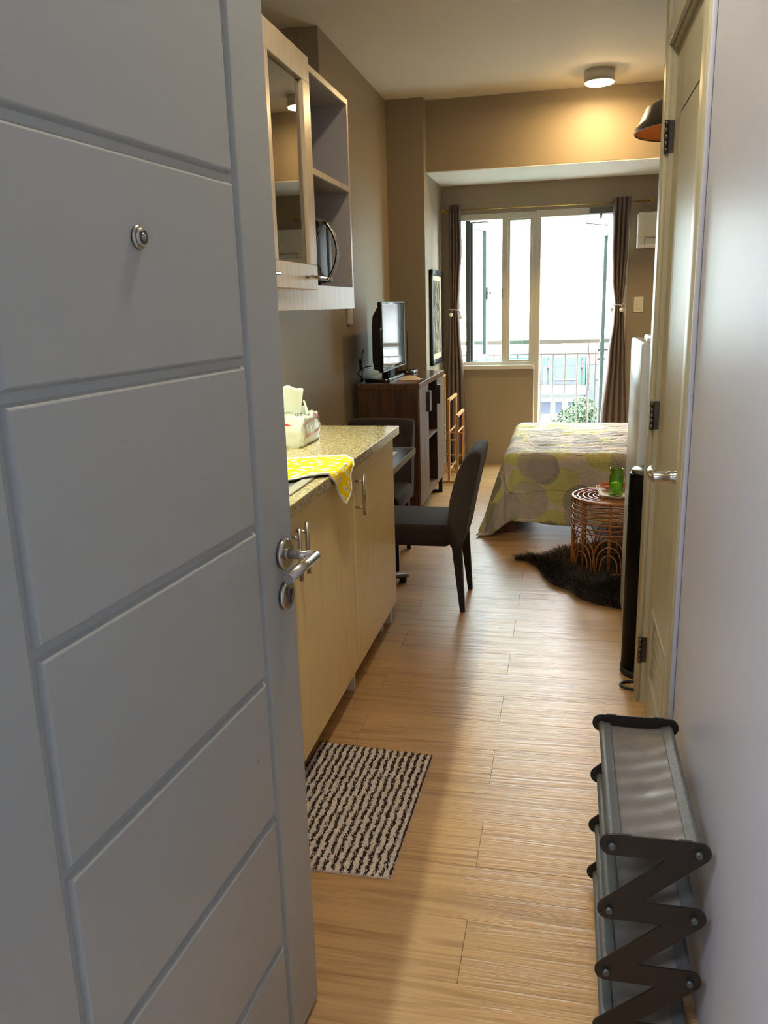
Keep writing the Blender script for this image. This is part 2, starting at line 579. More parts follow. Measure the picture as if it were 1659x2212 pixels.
    def grid(self, fn, nu, nv, mi=0, uv=None):
        vs = [[self.bm.verts.new(fn(i / nu, j / nv)) for j in range(nv + 1)] for i in range(nu + 1)]
        lay = self.bm.loops.layers.uv.verify() if uv else None
        for i in range(nu):
            for j in range(nv):
                ids = ((i, j), (i + 1, j), (i + 1, j + 1), (i, j + 1))
                f = self.bm.faces.new([vs[a][b] for a, b in ids])
                f.smooth = True
                f.material_index = mi
                if uv:
                    for lp, (a, b) in zip(f.loops, ids):
                        lp[lay].uv = uv(a / nu, b / nv)
        return self

    def quad(self, pts, mi=0):
        f = self.bm.faces.new([self.bm.verts.new(p) for p in pts])
        f.material_index = mi
        return self

    def build(self, name, mats, parent=None, base=None, normals=True):
        """links ONE mesh object. Coordinates given are world ones unless the thing was made at the origin."""
        if normals:
            bmesh.ops.recalc_face_normals(self.bm, faces=self.bm.faces[:])
        if base is None:
            base = BASE.get(parent.name, Vector((0, 0, 0))) if parent else Vector((0, 0, 0))
        base = Vector(base)
        if base.length > 0:
            bmesh.ops.translate(self.bm, verts=self.bm.verts[:], vec=-base)
        me = bpy.data.meshes.new(name)
        self.bm.to_mesh(me)
        self.bm.free()
        for mm in (mats if isinstance(mats, (list, tuple)) else [mats]):
            me.materials.append(M[mm] if isinstance(mm, str) else mm)
        o = bpy.data.objects.new(name, me)
        COL.objects.link(o)
        if parent:
            o.parent = parent
        else:
            o.location = base
        BASE[o.name] = base
        return o


def tag(o, label=None, cat=None, group=None, kind=None):
    if label:
        o['label'] = label
    if cat:
        o['category'] = cat
    if group:
        o['group'] = group
    if kind:
        o['kind'] = kind
    return o


def thing(name, loc, label, cat, group=None, rotz=0.0, kind=None, local=False):
    o = bpy.data.objects.new(name, None)
    o.empty_display_size = 0.1
    COL.objects.link(o)
    o.location = loc
    o.rotation_euler = (0, 0, rotz)
    BASE[o.name] = Vector((0, 0, 0)) if local else Vector(loc)
    return tag(o, label, cat, group, kind)


def struct(name, mb, mats, parent=None, base=None, label=None, cat=None):
    o = mb.build(name, mats, parent, base)
    o['kind'] = 'structure'
    return tag(o, label, cat)


def solidify(o, t, off=0.0):
    md = o.modifiers.new('thickness', 'SOLIDIFY')
    md.thickness = t
    md.offset = off
    return o


# ================================================================== THE SETTING
XL, XR, YB, ZC = -1.40, 0.30, 7.60, 2.98
XFAR = 1.75                                   # right wall of the bed area
ROW, LEN = 0.1975, 0.954

fl = struct('floor', MB().box(-1.52, 1.87, 0.40, 7.72, -0.12, -0.0035), 'subfloor', base=(0, 3.5, 0),
            label='honey oak plank floor of the studio, planks laid crosswise', cat='floor')
plank_meshes = {}


def plank(x0, x1, y0, y1):
    key = (round(x1 - x0, 4), round(y1 - y0, 4))
    me = plank_meshes.get(key)
    if me is None:
        b = MB()
        a, d = key[0] / 2 - 0.0003, key[1] / 2 - 0.00015
        top = [b.bm.verts.new((sx * (a - 0.0006), sy * (d - 0.0003), 0.0)) for sx, sy in ((-1, -1), (1, -1), (1, 1), (-1, 1))]
        mid = [b.bm.verts.new((sx * a, sy * d, -0.0007)) for sx, sy in ((-1, -1), (1, -1), (1, 1), (-1, 1))]
        low = [b.bm.verts.new((sx * a, sy * d, -0.0034)) for sx, sy in ((-1, -1), (1, -1), (1, 1), (-1, 1))]
        b.bm.faces.new(top)
        for A, B in ((mid, top), (low, mid)):
            for i in range(4):
                b.bm.faces.new([A[i], A[(i + 1) % 4], B[(i + 1) % 4], B[i]])
        bmesh.ops.recalc_face_normals(b.bm, faces=b.bm.faces[:])
        me = bpy.data.meshes.new('plank')
        b.bm.to_mesh(me)
        b.bm.free()
        me.materials.append(M['plank'])
        plank_meshes[key] = me
    o = bpy.data.objects.new('plank', me)
    COL.objects.link(o)
    o.parent = fl
    o.location = Vector(((x0 + x1) / 2, (y0 + y1) / 2, 0)) - Vector((0, 3.5, 0))


for k in range(-5, 31):
    y0 = max(1.487 + ROW * k, 0.45)
    y1 = min(1.487 + ROW * (k + 1), YB)
    if y1 - y0 < 0.02:
        continue
    sx = -0.199 if k % 2 == 0 else -0.676
    edges = sorted([sx + LEN * j for j in range(-4, 5)])
    for a, b in zip(edges[:-1], edges[1:]):
        a, b = max(a, XL), min(b, XFAR)
        if b - a > 0.02:
            plank(a, b, y0, y1)

# left wall; its upper kitchen part is set back above the wall cabinets
mb = MB().box(-1.52, XL, 0.45, YB + 0.12, 0, 2.30)
mb.box(-1.52, XL, 4.895, YB + 0.12, 2.30, ZC)
mb.box(-1.78, -1.66, 0.45, 4.895, 2.30, ZC)
mb.box(-1.66, -1.52, 4.885, 4.895, 2.30, ZC)
mb.box(-1.66, -1.52, 0.45, 4.885, 2.285, 2.30)
struct('wall_left', mb, 'wall', base=(XL, 4, 0), label='taupe left wall behind the kitchen and the dark sideboard', cat='wall')
struct('column', MB().box(XL, -1.107, 6.68, YB, 0, ZC), 'wall', base=(-1.25, 7.1, 0), label='taupe square column in the corner behind the television', cat='column')
struct('beam', MB().box(-1.107, XFAR, 6.79, YB, 2.466, ZC), 'wall', base=(0.3, 7.2, 2.466), label='taupe ceiling beam lit by the round ceiling lamp', cat='beam')
struct('soffit', MB().box(-1.107, XFAR, 6.792, YB, 2.458, 2.466), 'soffit', base=(0.3, 7.2, 2.458), label='white painted underside of the ceiling beam', cat='soffit')
struct('ceiling', MB().box(-1.78, 1.87, 0.45, YB + 0.12, ZC, ZC + 0.12), 'ceil', base=(0, 4, ZC), label='plain cream ceiling over kitchen and bed area', cat='ceiling')
# back wall with window and balcony door openings
mb = MB()
mb.box(-1.52, -0.98, YB, YB + 0.12, 0, ZC)
mb.box(-0.98, -0.283, YB, YB + 0.12, 0, 0.885)
mb.box(-0.98, 0.50, YB, YB + 0.12, 2.215, ZC)
mb.box(0.50, XFAR + 0.12, YB, YB + 0.12, 0, ZC)
struct('wall_back', mb, 'wall', base=(0, YB, 0), label='taupe end wall around the window and the balcony door', cat='wall')
struct('wall_bed_side', MB().box(XFAR, XFAR + 0.12, 3.06, YB, 0, ZC), 'wall', base=(XFAR, 5, 0))
# glossy wall beside the entry, bathroom block behind it
mb = MB().box(XR, XR + 0.12, 0.45, 2.148, 0, ZC).box(XR, XR + 0.12, 2.148, 2.93, 2.225, ZC).box(XR, XR + 0.12, 2.93, 3.06, 0, ZC)
mb.box(XR + 0.12, XFAR + 0.12, 2.94, 3.06, 0, ZC)
struct('wall_right', mb, 'gloss_wall', base=(XR, 1.5, 0), label='glossy white painted wall behind the folding shoe rack', cat='wall')
struct('wall_bathroom', MB().box(0.60, 0.70, 0.45, 2.94, 0, ZC).box(XR + 0.12, 0.60, 0.45, 0.55, 0, ZC), 'gloss_wall', base=(0.65, 1.5, 0))
# entry wall with the doorway the picture is taken through, and the hall outside
mb = MB().box(-1.78, -0.585, 0.45, 0.57, 0, ZC).box(0.285, XR, 0.45, 0.57, 0, ZC).box(-0.585, 0.285, 0.45, 0.57, 2.225, ZC)
struct('wall_entry', mb, 'wall', base=(-1, 0.5, 0))
struct('trim_entry', MB().box(-0.585, -0.562, 0.44, 0.575, 0, 2.225).box(0.262, 0.285, 0.44, 0.575, 0, 2.225).box(-0.562, 0.262, 0.44, 0.575, 2.203, 2.225), 'door_paint', base=(0, 0.5, 0))
mb = MB().box(-1.9, 1.9, -1.35, -1.25, 0, 2.6).box(-2.0, -1.9, -1.35, 0.45, 0, 2.6).box(1.9, 2.0, -1.35, 0.45, 0, 2.6).box(-1.9, -0.585, 0.44, 0.45, 0, 2.6).box(0.285, 1.9, 0.44, 0.45, 0, 2.6)
mb.box(-0.585, 0.285, 0.44, 0.45, 2.225, 2.6)
struct('wall_hall', mb, 'hall_wall', base=(0, -1.3, 0))
struct('ceiling_hall', MB().box(-2, 2, -1.35, 0.45, 2.6, 2.7), 'hall_wall', base=(0, -0.5, 2.6))
struct('floor_hall', MB().box(-2, 2, -1.35, 0.45, -0.12, 0.0), 'hall_floor', base=(0, -0.5, 0))
hl = thing('added_hall_light', (-0.95, -0.35, 2.6), 'unseen square ceiling light panel added in the hall outside', 'light')  # unseen fixture, added to brighten the wall beside the entry
MB().bbox(-1.28, -0.62, -0.68, -0.02, 2.565, 2.6, 0.004).build('frame', 'white_plastic', hl)
MB().box(-1.25, -0.65, -0.65, -0.05, 2.560, 2.5655).build('diffuser', 'hall_fill_glow', hl)
area_light('hall_fill', (-0.95, -0.35, 2.555), (0, 0, 0), 0.6, 0.6, HALL_FILL_WATT, (0.86, 0.93, 1.0))  # does the lighting for the added hall panel


# ------------------------------------------------------------------ door_1: the open entry door
DD = Vector((0.086, 0.9963, 0)).normalized()          # along the leaf, hinge to free edge
DN = Vector((0.9963, -0.086, 0)).normalized()         # out of the face we see
DC = Vector((-0.487, 1.392, 0.0))                     # free edge, bottom of the visible face
DW, DH = 0.823, 2.195
door1 = thing('door_1', DC - DW * DD, 'open pale grey entry door with grooved panels, left foreground', 'door', kind='structure')


def dmat():
    mm = Matrix.Identity(4)
    for i in range(3):
        mm[i][0], mm[i][1], mm[i][2], mm[i][3] = DD[i], DN[i], (0, 0, 1)[i], (DC)[i]
    return mm


DM = dmat()


def dpart(mb, name, mats, parent):
    """mesh given in door coordinates: x along leaf (0 = free edge), y out of the face, z up"""
    bmesh.ops.transform(mb.bm, matrix=DM, verts=mb.bm.verts[:])
    return mb.build(name, mats, parent)


Z0, GW = 0.008, 0.0055
dpart(MB().box(-DW, 0, -0.042, -0.0085, Z0, DH), 'core', 'door_paint', door1)


def skin(x0, x1, z0, z1, name):
    # raised skin with rounded groove flanks
    t = bmesh.new()
    prof = [(0.0, -0.0086), (0.0034, -0.0026), (0.0048, -0.0008), (0.0066, 0.0)]
    rings = []
    for d, y in prof:
        rings.append([t.verts.new((x, y, z)) for x, z in ((x0 + d, z0 + d), (x1 - d, z0 + d), (x1 - d, z1 - d), (x0 + d, z1 - d))])
    for a, b in zip(rings[:-1], rings[1:]):
        for i in range(4):
            f = t.faces.new([a[i], a[(i + 1) % 4], b[(i + 1) % 4], b[i]])
    t.faces.new(rings[-1])
    q = MB()
    q.merge(t)
    dpart(q, name, 'door_paint', door1)


gz = [0.2705 + 0.275 * k for k in range(7)]
xl_, xr_ = -0.683, -0.1385
lo, hi = Z0, DH
skin(-DW, xl_ - GW, lo, hi, 'stile')
skin(xr_ + GW, 0, lo, hi, 'stile')
zs = [lo] + gz + [hi]
for a, b in zip(zs[:-1], zs[1:]):
    skin(xl_ + GW, xr_ - GW, a + (GW if a != lo else 0), b - (GW if b != hi else 0), 'panel')
# lever handle
lev = dpart(MB().cyl((-0.052, 0.0, 1.0235), (-0.052, 0.011, 1.0235), 0.0275, seg=40, bev=0.0015), 'rose', 'steel', door1)
b = MB().cyl((-0.052, 0.009, 1.0235), (-0.052, 0.062, 1.0235), 0.0088, seg=24).cyl((-0.052, 0.011, 1.0235), (-0.052, 0.0135, 1.0235), 0.0112, seg=24)
dpart(b, 'neck', 'steel', lev)
dpart(MB().cyl((-0.040, 0.060, 1.0200), (-0.163, 0.060, 1.0160), 0.0098, seg=28, bev=0.0008), 'lever', 'steel', lev)
dpart(MB().cyl((-0.0545, 0.004, 0.9985), (-0.0555, 0.0075, 0.9945), 0.0018, seg=10), 'grub_screw', 'keyhole', lev)
ks = dpart(MB().cyl((-0.053, 0.0, 0.9445), (-0.053, 0.010, 0.9445), 0.0265, seg=40, bev=0.0015), 'escutcheon', 'steel', door1)
b = MB().cyl((-0.053, 0.008, 0.952), (-0.053, 0.0145, 0.952), 0.0086, seg=24, bev=0.0008).bbox(-0.0570, -0.0490, 0.008, 0.0125, 0.930, 0.950, 0.001)
cy = dpart(b, 'lock_cylinder', 'dark_steel', ks)
dpart(MB().box(-0.0538, -0.0522, 0.0143, 0.0150, 0.947, 0.957).box(-0.0562, -0.0498, 0.0123, 0.0128, 0.931, 0.944), 'keyhole', 'keyhole', ks)
pp = dpart(MB().cyl((-0.4155, 0, 1.5418), (-0.4155, 0.0055, 1.5418), 0.0145, seg=32, bev=0.001).cyl((-0.4155, 0.005, 1.5418), (-0.4155, 0.009, 1.5418), 0.0125, 0.0105, seg=32), 'peephole', 'steel', door1)
b = MB().cyl((-0.4155, 0.0088, 1.5418), (-0.4155, 0.0096, 1.5418), 0.0085, seg=28)
dpart(b, 'lens_ring', 'dark_steel', pp)
b = MB()
b.sphere((-0.4155, 0.0090, 1.5418), 0.0050, 14, (1, 0.5, 1))
dpart(b, 'lens', 'lens', pp)
dpart(MB().bbox(-0.20, -0.198, 0.0, 0.0004, 0.689, 0.692, 0.0001, 1), 'scuff', 'keyhole', door1)

# ------------------------------------------------------------------ door_2: bathroom door with its casing
door2 = thing('door_2', (XR, 2.54, 0), 'cream bathroom door with bottom louvres beside the glossy wall', 'door', kind='structure')
XC = 0.284
fr = MB()
fr.prism([(XC, 2.905), (XC, 2.985), (XR - 0.0005, 2.985), (XR - 0.0005, 2.905)], 'z', 0, 2.262, 0.002, 1)
fr.box(XR - 0.001, 0.345, 2.9052, 2.929, 0, 2.22)
fr.box(XC + 0.005, XR - 0.0005, 2.985, 3.062, 0, 2.5)
fr.bbox(XC - 0.0006, XR - 0.0008, 2.087, 2.985, 2.205, 2.262, 0.002, 1)
fr.box(XR, 0.345, 2.17, 2.905, 2.197, 2.224)
fr.build('door_frame', 'cream', door2)
MB().bbox(XC, XR - 0.0005, 2.087, 2.170, 0, 2.205, 0.004, 2).box(XR - 0.001, 0.345, 2.150, 2.1698, 0, 2.22).build('casing', 'cream', door2)
MB().bbox(XC + 0.004, XR - 0.0005, 2.068, 2.087, 0, 2.262, 0.003, 2).build('casing_bead', 'gloss_wall', door2)
leaf = MB()
LX = 0.314
# leaf as stiles/rails around the louvre opening, the front has two cut grooves
leaf.box(LX, LX + 0.036, 2.174, 2.395, 0.012, 2.192)
leaf.box(LX, LX + 0.036, 2.775, 2.901, 0.012, 2.192)
leaf.box(LX, LX + 0.036, 2.395, 2.775, 0.405, 2.192)
leaf.box(LX, LX + 0.036, 2.395, 2.775, 0.012, 0.165)
lf = leaf.build('leaf', 'cream', door2)
for z in (1.985, 0.085):
    MB().box(LX - 0.0006, LX + 0.0002, 2.25, 2.755, z - 0.003, z + 0.003).build('groove', 'dark_steel' if z > 1 else 'cream', lf)
MB().box(LX - 0.0006, LX + 0.0002, 2.250, 2.256, 0.085, 1.985).box(LX - 0.0006, LX + 0.0002, 2.751, 2.757, 0.085, 1.985).build('groove', 'cream', lf)
lv = MB().box(LX - 0.004, LX, 2.385, 2.395, 0.155, 0.415).box(LX - 0.004, LX, 2.775, 2.785, 0.155, 0.415).box(LX - 0.004, LX, 2.395, 2.775, 0.405, 0.415).box(LX - 0.004, LX, 2.395, 2.775, 0.155, 0.165)
lo_ = lv.build('louvre_frame', 'cream', door2)
for k in range(6):
    z = 0.178 + 0.040 * k
    MB().prism([(LX + 0.002, z), (LX + 0.006, z - 0.004), (LX + 0.036, z + 0.026), (LX + 0.032, z + 0.030)], 'y', 2.395, 2.775, 0.001, 1).build('slat', 'cream', lo_)
for zc in (1.942, 1.067, 0.210):
    h = MB()
    for i in range(5):
        z0 = zc - 0.048 + i * 0.0194
        h.cyl((XR - 0.010, 2.899, z0), (XR - 0.010, 2.899, z0 + 0.0184), 0.0075 if i % 2 == 0 else 0.0068, seg=14, bev=0.0006)
    h.box(XR - 0.006, XR + 0.014, 2.9035, 2.9048, zc - 0.048, zc + 0.048)
    h.build('hinge', 'dark_steel', door2)
HYD, HZD = 2.262, 0.985
hd = MB().tube([(LX - t, HYD, HZD) for t in (0.0, 0.004, 0.010, 0.018, 0.028, 0.040, 0.0405, 0.075, 0.080)], [0.034, 0.030, 0.022, 0.0175, 0.0160, 0.0155, 0.0145, 0.0150, 0.0135], 26)
hd.tube([(LX - 0.070, HYD - 0.008, HZD), (LX - 0.076, HYD + 0.02, HZD + 0.004), (LX - 0.076, HYD + 0.06, HZD + 0.004), (LX - 0.070, HYD + 0.11, HZD + 0.003)], [0.0135, 0.0135, 0.0120, 0.0085], 16)
hd.cyl((LX - 0.022, HYD - 0.0168, HZD + 0.004), (LX - 0.022, HYD - 0.0150, HZD + 0.004), 0.0022, seg=8)
hd.build('lever_handle', 'steel', door2)

# ------------------------------------------------------------------ window_1
win = thing('window_1', (-0.62, 7.62, 0.885), 'white framed window with its left sash swung outward', 'window', kind='structure')
WF0, WF1 = 7.598, 7.668
f = MB()
f.bbox(-0.985, -0.278, WF0, WF1, 2.165, 2.216, 0.003, 1)          # head
f.bbox(-0.985, -0.278, WF0, WF1, 0.905, 0.936, 0.003, 1)          # bottom rail
f.bbox(-0.985, -0.950, WF0, WF1, 0.93, 2.17, 0.003, 1)
f.bbox(-0.573, -0.522, WF0, WF1, 0.93, 2.17, 0.003, 1)            # mullion
f.bbox(-0.312, -0.274, WF0, WF1, 0.93, 2.17, 0.003, 1)
f.build('frame', 'alu_white', win)
f = MB()
f.box(-0.522, -0.503, WF0 + 0.012, WF1 - 0.01, 0.936, 2.165).box(-0.331, -0.312, WF0 + 0.012, WF1 - 0.01, 0.936, 2.165)
f.box(-0.503, -0.331, WF0 + 0.012, WF1 - 0.01, 2.150, 2.165).box(-0.503, -0.331, WF0 + 0.012, WF1 - 0.01, 0.936, 0.951)
fx_ = f.build('fixed_sash', 'alu_white', win)
MB().box(-0.503, -0.331, 7.632, 7.637, 0.951, 2.150).build('pane', 'teal_glass', fx_)
MB().bbox(-0.990, -0.280, 7.555, 7.62, 0.872, 0.908, 0.003, 1).build('sill', 'alu_white', win)
# open sash: from (-0.862, 7.62) to (-0.752, 8.0)
p0, p1 = Vector((-0.852, 7.630, 0)), Vector((-0.752, 8.0, 0))
sd = (p1 - p0).normalized()
sn = Vector((sd.y, -sd.x, 0))
SL = (p1 - p0).length


def sash_xf(mb):
    mm = Matrix.Identity(4)
    for i in range(3):
        mm[i][0], mm[i][1], mm[i][2], mm[i][3] = sd[i], sn[i], (0, 0, 1)[i], p0[i]
    bmesh.ops.transform(mb.bm, matrix=mm, verts=mb.bm.verts[:])
    return mb


sb_ = MB().bbox(0, SL, -0.018, 0.018, 2.100, 2.150, 0.003, 1).bbox(0, SL, -0.018, 0.018, 0.940, 0.988, 0.003, 1).bbox(0, 0.038, -0.018, 0.018, 0.985, 2.103, 0.003, 1).bbox(SL - 0.045, SL, -0.018, 0.018, 0.985, 2.103, 0.003, 1)
sash = sash_xf(sb_).build('open_sash', 'alu_grey', win)
sash_xf(MB().box(0.036, SL - 0.043, -0.003, 0.003, 0.986, 2.102)).build('pane', 'teal_glass', sash)
sash_xf(MB().bbox(SL - 0.034, SL - 0.012, 0.018, 0.030, 1.49, 1.60, 0.003).cyl((SL - 0.023, 0.028, 1.55), (SL - 0.023, 0.052, 1.55), 0.007).bbox(SL - 0.032, SL - 0.014, 0.046, 0.062, 1.535, 1.565, 0.004)).build('sash_handle', 'dark_steel', sash)
MB().bbox(-0.895, -0.855, 7.612, 7.640, 0.937, 2.163, 0.003, 1).build('hinge_stile', 'alu_grey', win)
MB().box(-0.574, -0.566, 7.590, 7.600, 1.49, 1.58).build('strike_plate', 'dark_steel', win)
MB().box(-0.86, -0.70, 7.66, 7.70, 2.150, 2.158).box(-0.86, -0.74, 7.66, 7.72, 0.932, 0.938).build('stay_arm', 'dark_steel', win)

# ------------------------------------------------------------------ door_3: balcony door, leaf swung out
d3 = thing('door_3', (0.11, 7.63, 0), 'white framed balcony door standing open outward', 'door', kind='structure')
f = MB().bbox(-0.278, -0.236, WF0 - 0.004, WF1, 0, 2.222, 0.003, 1).bbox(0.455, 0.500, WF0 - 0.004, WF1, 0, 2.222, 0.003, 1).bbox(-0.236, 0.455, WF0 - 0.004, WF1, 2.163, 2.222, 0.003, 1)
f.box(-0.236, 0.455, WF0, WF1, -0.003, 0.018)
f.build('door_frame', 'alu_white', d3)
q0, q1 = Vector((0.438, 7.66, 0)), Vector((0.333, 8.31, 0))
ld = (q1 - q0).normalized()
ln = Vector((ld.y, -ld.x, 0))
LLn = (q1 - q0).length


def leaf_xf(mb):
    mm = Matrix.Identity(4)
    for i in range(3):
        mm[i][0], mm[i][1], mm[i][2], mm[i][3] = ld[i], ln[i], (0, 0, 1)[i], q0[i]
    bmesh.ops.transform(mb.bm, matrix=mm, verts=mb.bm.verts[:])
    return mb


g = MB().bbox(0, LLn, -0.02, 0.02, 2.03, 2.09, 0.003, 1).bbox(0, LLn, -0.02, 0.02, 0.03, 0.13, 0.003, 1).bbox(0, 0.055, -0.02, 0.02, 0.125, 2.035, 0.003, 1).bbox(LLn - 0.055, LLn, -0.02, 0.02, 0.125, 2.035, 0.003, 1)
lf3 = leaf_xf(g).build('leaf', 'alu_grey', d3)
leaf_xf(MB().box(0.05, LLn - 0.05, -0.003, 0.003, 0.12, 2.04)).build('pane', 'teal_glass', lf3)
h = MB()
for s in (-1, 1):
    h.bbox(LLn - 0.045, LLn - 0.015, s * 0.02 if s > 0 else -0.026, s * 0.026 if s > 0 else -0.02, 0.86, 1.07, 0.002, 1)
    h.cyl((LLn - 0.030, s * 0.024, 0.99), (LLn - 0.030, s * 0.060, 0.99), 0.008)
    h.tube([(LLn - 0.030, s * 0.058, 0.99), (LLn - 0.09, s * 0.060, 0.988), (LLn - 0.13, s * 0.056, 0.985)], 0.008, 10)
    h.cyl((LLn - 0.030, s * 0.022, 0.905), (LLn - 0.030, s * 0.045, 0.905), 0.010)
leaf_xf(h).build('lever_handle', 'dark_steel', lf3)
c3 = MB().bbox(0.165, 0.385, 7.545, 7.592, 2.166, 2.216, 0.005).build('door_closer', 'grey_foot', d3)
MB().cyl((0.262, 7.565, 2.168), (0.262, 7.565, 2.128), 0.010).tube([(0.262, 7.565, 2.135), (0.245, 7.60, 2.125)], 0.006, 8).build('closer_spindle', 'dark_steel', c3)
MB().tube([(0.142, 7.70, 2.118), (0.150, 7.70, 2.102), (0.27, 7.79, 2.096), (0.395, 7.90, 2.090)], 0.006, 8).sphere((0.318, 7.83, 2.093), 0.014, 10, (1.4, 1, 0.6)).build('closer_arm', 'alu_grey', c3)

# the outside face of this building, so that daylight only comes from the open side
mb = MB()
mb.box(-9, -1.78, YB - 0.1, YB + 0.13, -24, 14).box(1.87, 9, YB - 0.1, YB + 0.13, -24, 14)
mb.box(-1.78, 1.87, YB + 0.02, YB + 0.13, ZC + 0.12, 14).box(-1.78, 1.87, YB + 0.02, YB + 0.13, -24, -0.2)
struct('wall_facade', mb, 'concrete', base=(0, YB, 0), label='pale outer face of the apartment house around the balcony', cat='wall')

# ------------------------------------------------------------------ balcony and its railing
struct('balcony_floor', MB().box(-1.9, 2.2, YB + 0.12, 8.85, -0.20, -0.02), 'concrete', base=(0, 8.2, 0))
rail = thing('balcony_railing', (0, 8.7, -0.02), 'pale metal balcony railing with vertical pickets outside the window', 'railing')
MB().bbox(-1.6, 1.8, 8.675, 8.725, 1.036, 1.080, 0.004, 1).build('top_rail', 'rail_paint', rail)
MB().box(-1.6, 1.8, 8.693, 8.707, 0.925, 0.939).build('middle_rail', 'rail_paint', rail)
MB().box(-1.6, 1.8, 8.693, 8.707, 0.06, 0.075).build('bottom_rail', 'rail_paint', rail)
pk = MB().cyl((0, 0, 0.07), (0, 0, 0.63), 0.0075, seg=10).cyl((0, 0, 0.56), (0, 0, 0.62), 0.0075, 0.0105, seg=10).cyl((0, 0, 0.62), (0, 0, 0.68), 0.0105, 0.0075, seg=10).cyl((0, 0, 0.66), (0, 0, 0.93), 0.0085, seg=10)
pko = pk.build('picket', 'rail_paint', rail, base=(0, 0, 0))
first = True
for k in range(-11, 15):
    x = -0.006 + 0.1207 * k
    o = pko if first else bpy.data.objects.new('picket', pko.data)
    if not first:
        COL.objects.link(o)
        o.parent = rail
    first = False
    o.location = Vector((x, 8.70, 0)) - BASE[rail.name]
for x in (-1.35, -0.36, 0.225, 0.297, 1.2):
    MB().box(x - 0.006, x + 0.006, 8.72, 8.732, -0.02, 1.04).build('post', 'rail_paint', rail)
tag(MB().tube([(-0.452, 8.60, 2.30), (-0.444, 8.60, 1.90), (-0.420, 8.60, 1.3), (-0.405, 8.60, 0.0)], 0.0022, 6).build('hanging_cord', 'rubber', base=(-0.42, 8.6, 0)), 'thin dark cord hanging outside the fixed window pane', 'cord')  # a loose hanging cord, not a washing line
tag(MB().tube([(-1.04, 8.60, 2.30), (-1.03, 8.60, 1.95), (-0.98, 8.60, 1.5), (-0.955, 8.60, 0.0)], 0.0018, 6).build('hanging_cord', 'rubber', base=(-1.0, 8.6, 0)), 'thin dark cord hanging outside the window beside the left curtain', 'cord')  # second loose cord, likewise no washing line
# ================================================================== KITCHEN
CF = -0.748                # door fronts of the base cabinets
base = thing('base_cabinet', (-1.05, 2.49, 0), 'pale maple kitchen base cabinet with steel bar handles under the worktop', 'cabinet')
cb = MB().box(-1.395, CF - 0.019, 1.43, 3.553, 0.107, 0.896)
cb.build('carcass', 'maple', base)
for y in (3.540, 2.835, 2.125, 1.44):
    MB().box(-1.395, CF - 0.024, y - 0.009, y + 0.009, 0, 0.107).build('plinth_leg', 'white_plastic', base)
MB().box(CF - 0.08, CF - 0.045, 3.42, 3.455, 0.0, 0.035).box(CF - 0.075, CF - 0.05, 3.42, 3.455, 0.035, 0.05).build('door_stop', 'white_plastic', base)


def bar_handle(y, z0, z1, parent, x0=CF, out=0.033, r=0.0062):
    h = MB().cyl((x0 + out, y, z0), (x0 + out, y, z1), r, seg=18, bev=0.0008)
    dz = (z1 - z0) * 0.18
    for z in (z0 + dz, z1 - dz):
        h.cyl((x0, y, z), (x0 + out, y, z), r * 0.78, seg=14)
    return h.build('handle', 'steel', parent)


for (a, b, hy) in ((2.835, 3.555, 2.858), (2.130, 2.831, 2.167), (1.43, 2.126, 2.098)):
    d = MB().bbox(CF - 0.018, CF, a + 0.0015, b - 0.0015, 0.107, 0.892, 0.0012, 1).build('door', 'maple', base)
    bar_handle(hy, 0.703, 0.857, d)

top = MB().bbox(-1.395, -0.720, 1.42, 3.565, 0.8965, 0.9335, 0.0015, 1)
tag(top.build('countertop', 'granite', base=(-1.05, 2.49, 0.8965)), 'speckled beige stone worktop lying on the maple base cabinet', 'countertop')
sink = thing('kitchen_sink', (-1.0, 2.1, 0.9335), 'stainless steel sink rim half hidden by the yellow towel', 'sink')
s = MB()
for (x0, x1, y0, y1) in ((-0.790, -0.758, 1.80, 2.415), (-1.25, -1.22, 1.80, 2.415), (-1.22, -0.790, 2.385, 2.415), (-1.22, -0.790, 1.80, 1.83)):
    s.bbox(x0, x1, y0, y1, 0.9335, 0.9405, 0.002, 1)
s.build('rim', 'steel', sink)
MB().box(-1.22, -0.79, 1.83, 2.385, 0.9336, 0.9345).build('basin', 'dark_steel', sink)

# upper cabinet
UF = -0.903
uc = thing('hanging_cabinet', (-1.15, 2.49, 1.447), 'pale maple wall cabinet with a glass door and an open grey compartment', 'cabinet')
c = MB()
c.box(-1.40, UF, 3.5355, 3.555, 1.447, 2.277)           # right side
c.box(-1.40, UF, 1.43, 1.45, 1.447, 2.277)
c.box(-1.40, UF, 1.45, 3.5355, 2.256, 2.277)           # top
c.build('carcass', 'maple_gloss', uc)
MB().box(-1.40, UF - 0.02, 1.45, 3.5355, 1.515, 1.532).build('base_board', 'maple_gloss', uc)
MB().box(UF - 0.02, UF, 1.45, 3.5355, 1.447, 1.534).build('valance', 'maple_gloss', uc)
MB().box(-1.40, UF, 2.94, 3.5355, 1.920, 1.941).build('shelf', 'maple_gloss', uc)
MB().box(-1.40, UF - 0.003, 2.912, 2.932, 1.534, 2.256).build('divider', 'maple_gloss', uc)
ln_ = MB().box(-1.398, -1.390, 1.45, 3.5355, 1.532, 2.256)
ln_.box(-1.39, UF - 0.001, 3.5335, 3.5356, 1.533, 1.9195).box(-1.39, UF - 0.001, 3.5335, 3.5356, 1.9415, 2.2555)
ln_.box(-1.39, UF - 0.001, 2.932, 2.934, 1.533, 1.9195).box(-1.39, UF - 0.001, 2.932, 2.934, 1.9415, 2.2555)
ln_.box(-1.39, UF - 0.004, 2.934, 3.5335, 2.2535, 2.2562).box(-1.39, UF - 0.004, 2.934, 3.5335, 1.9175, 1.9202).box(-1.39, UF - 0.004, 2.934, 3.5335, 1.9408, 1.9425)
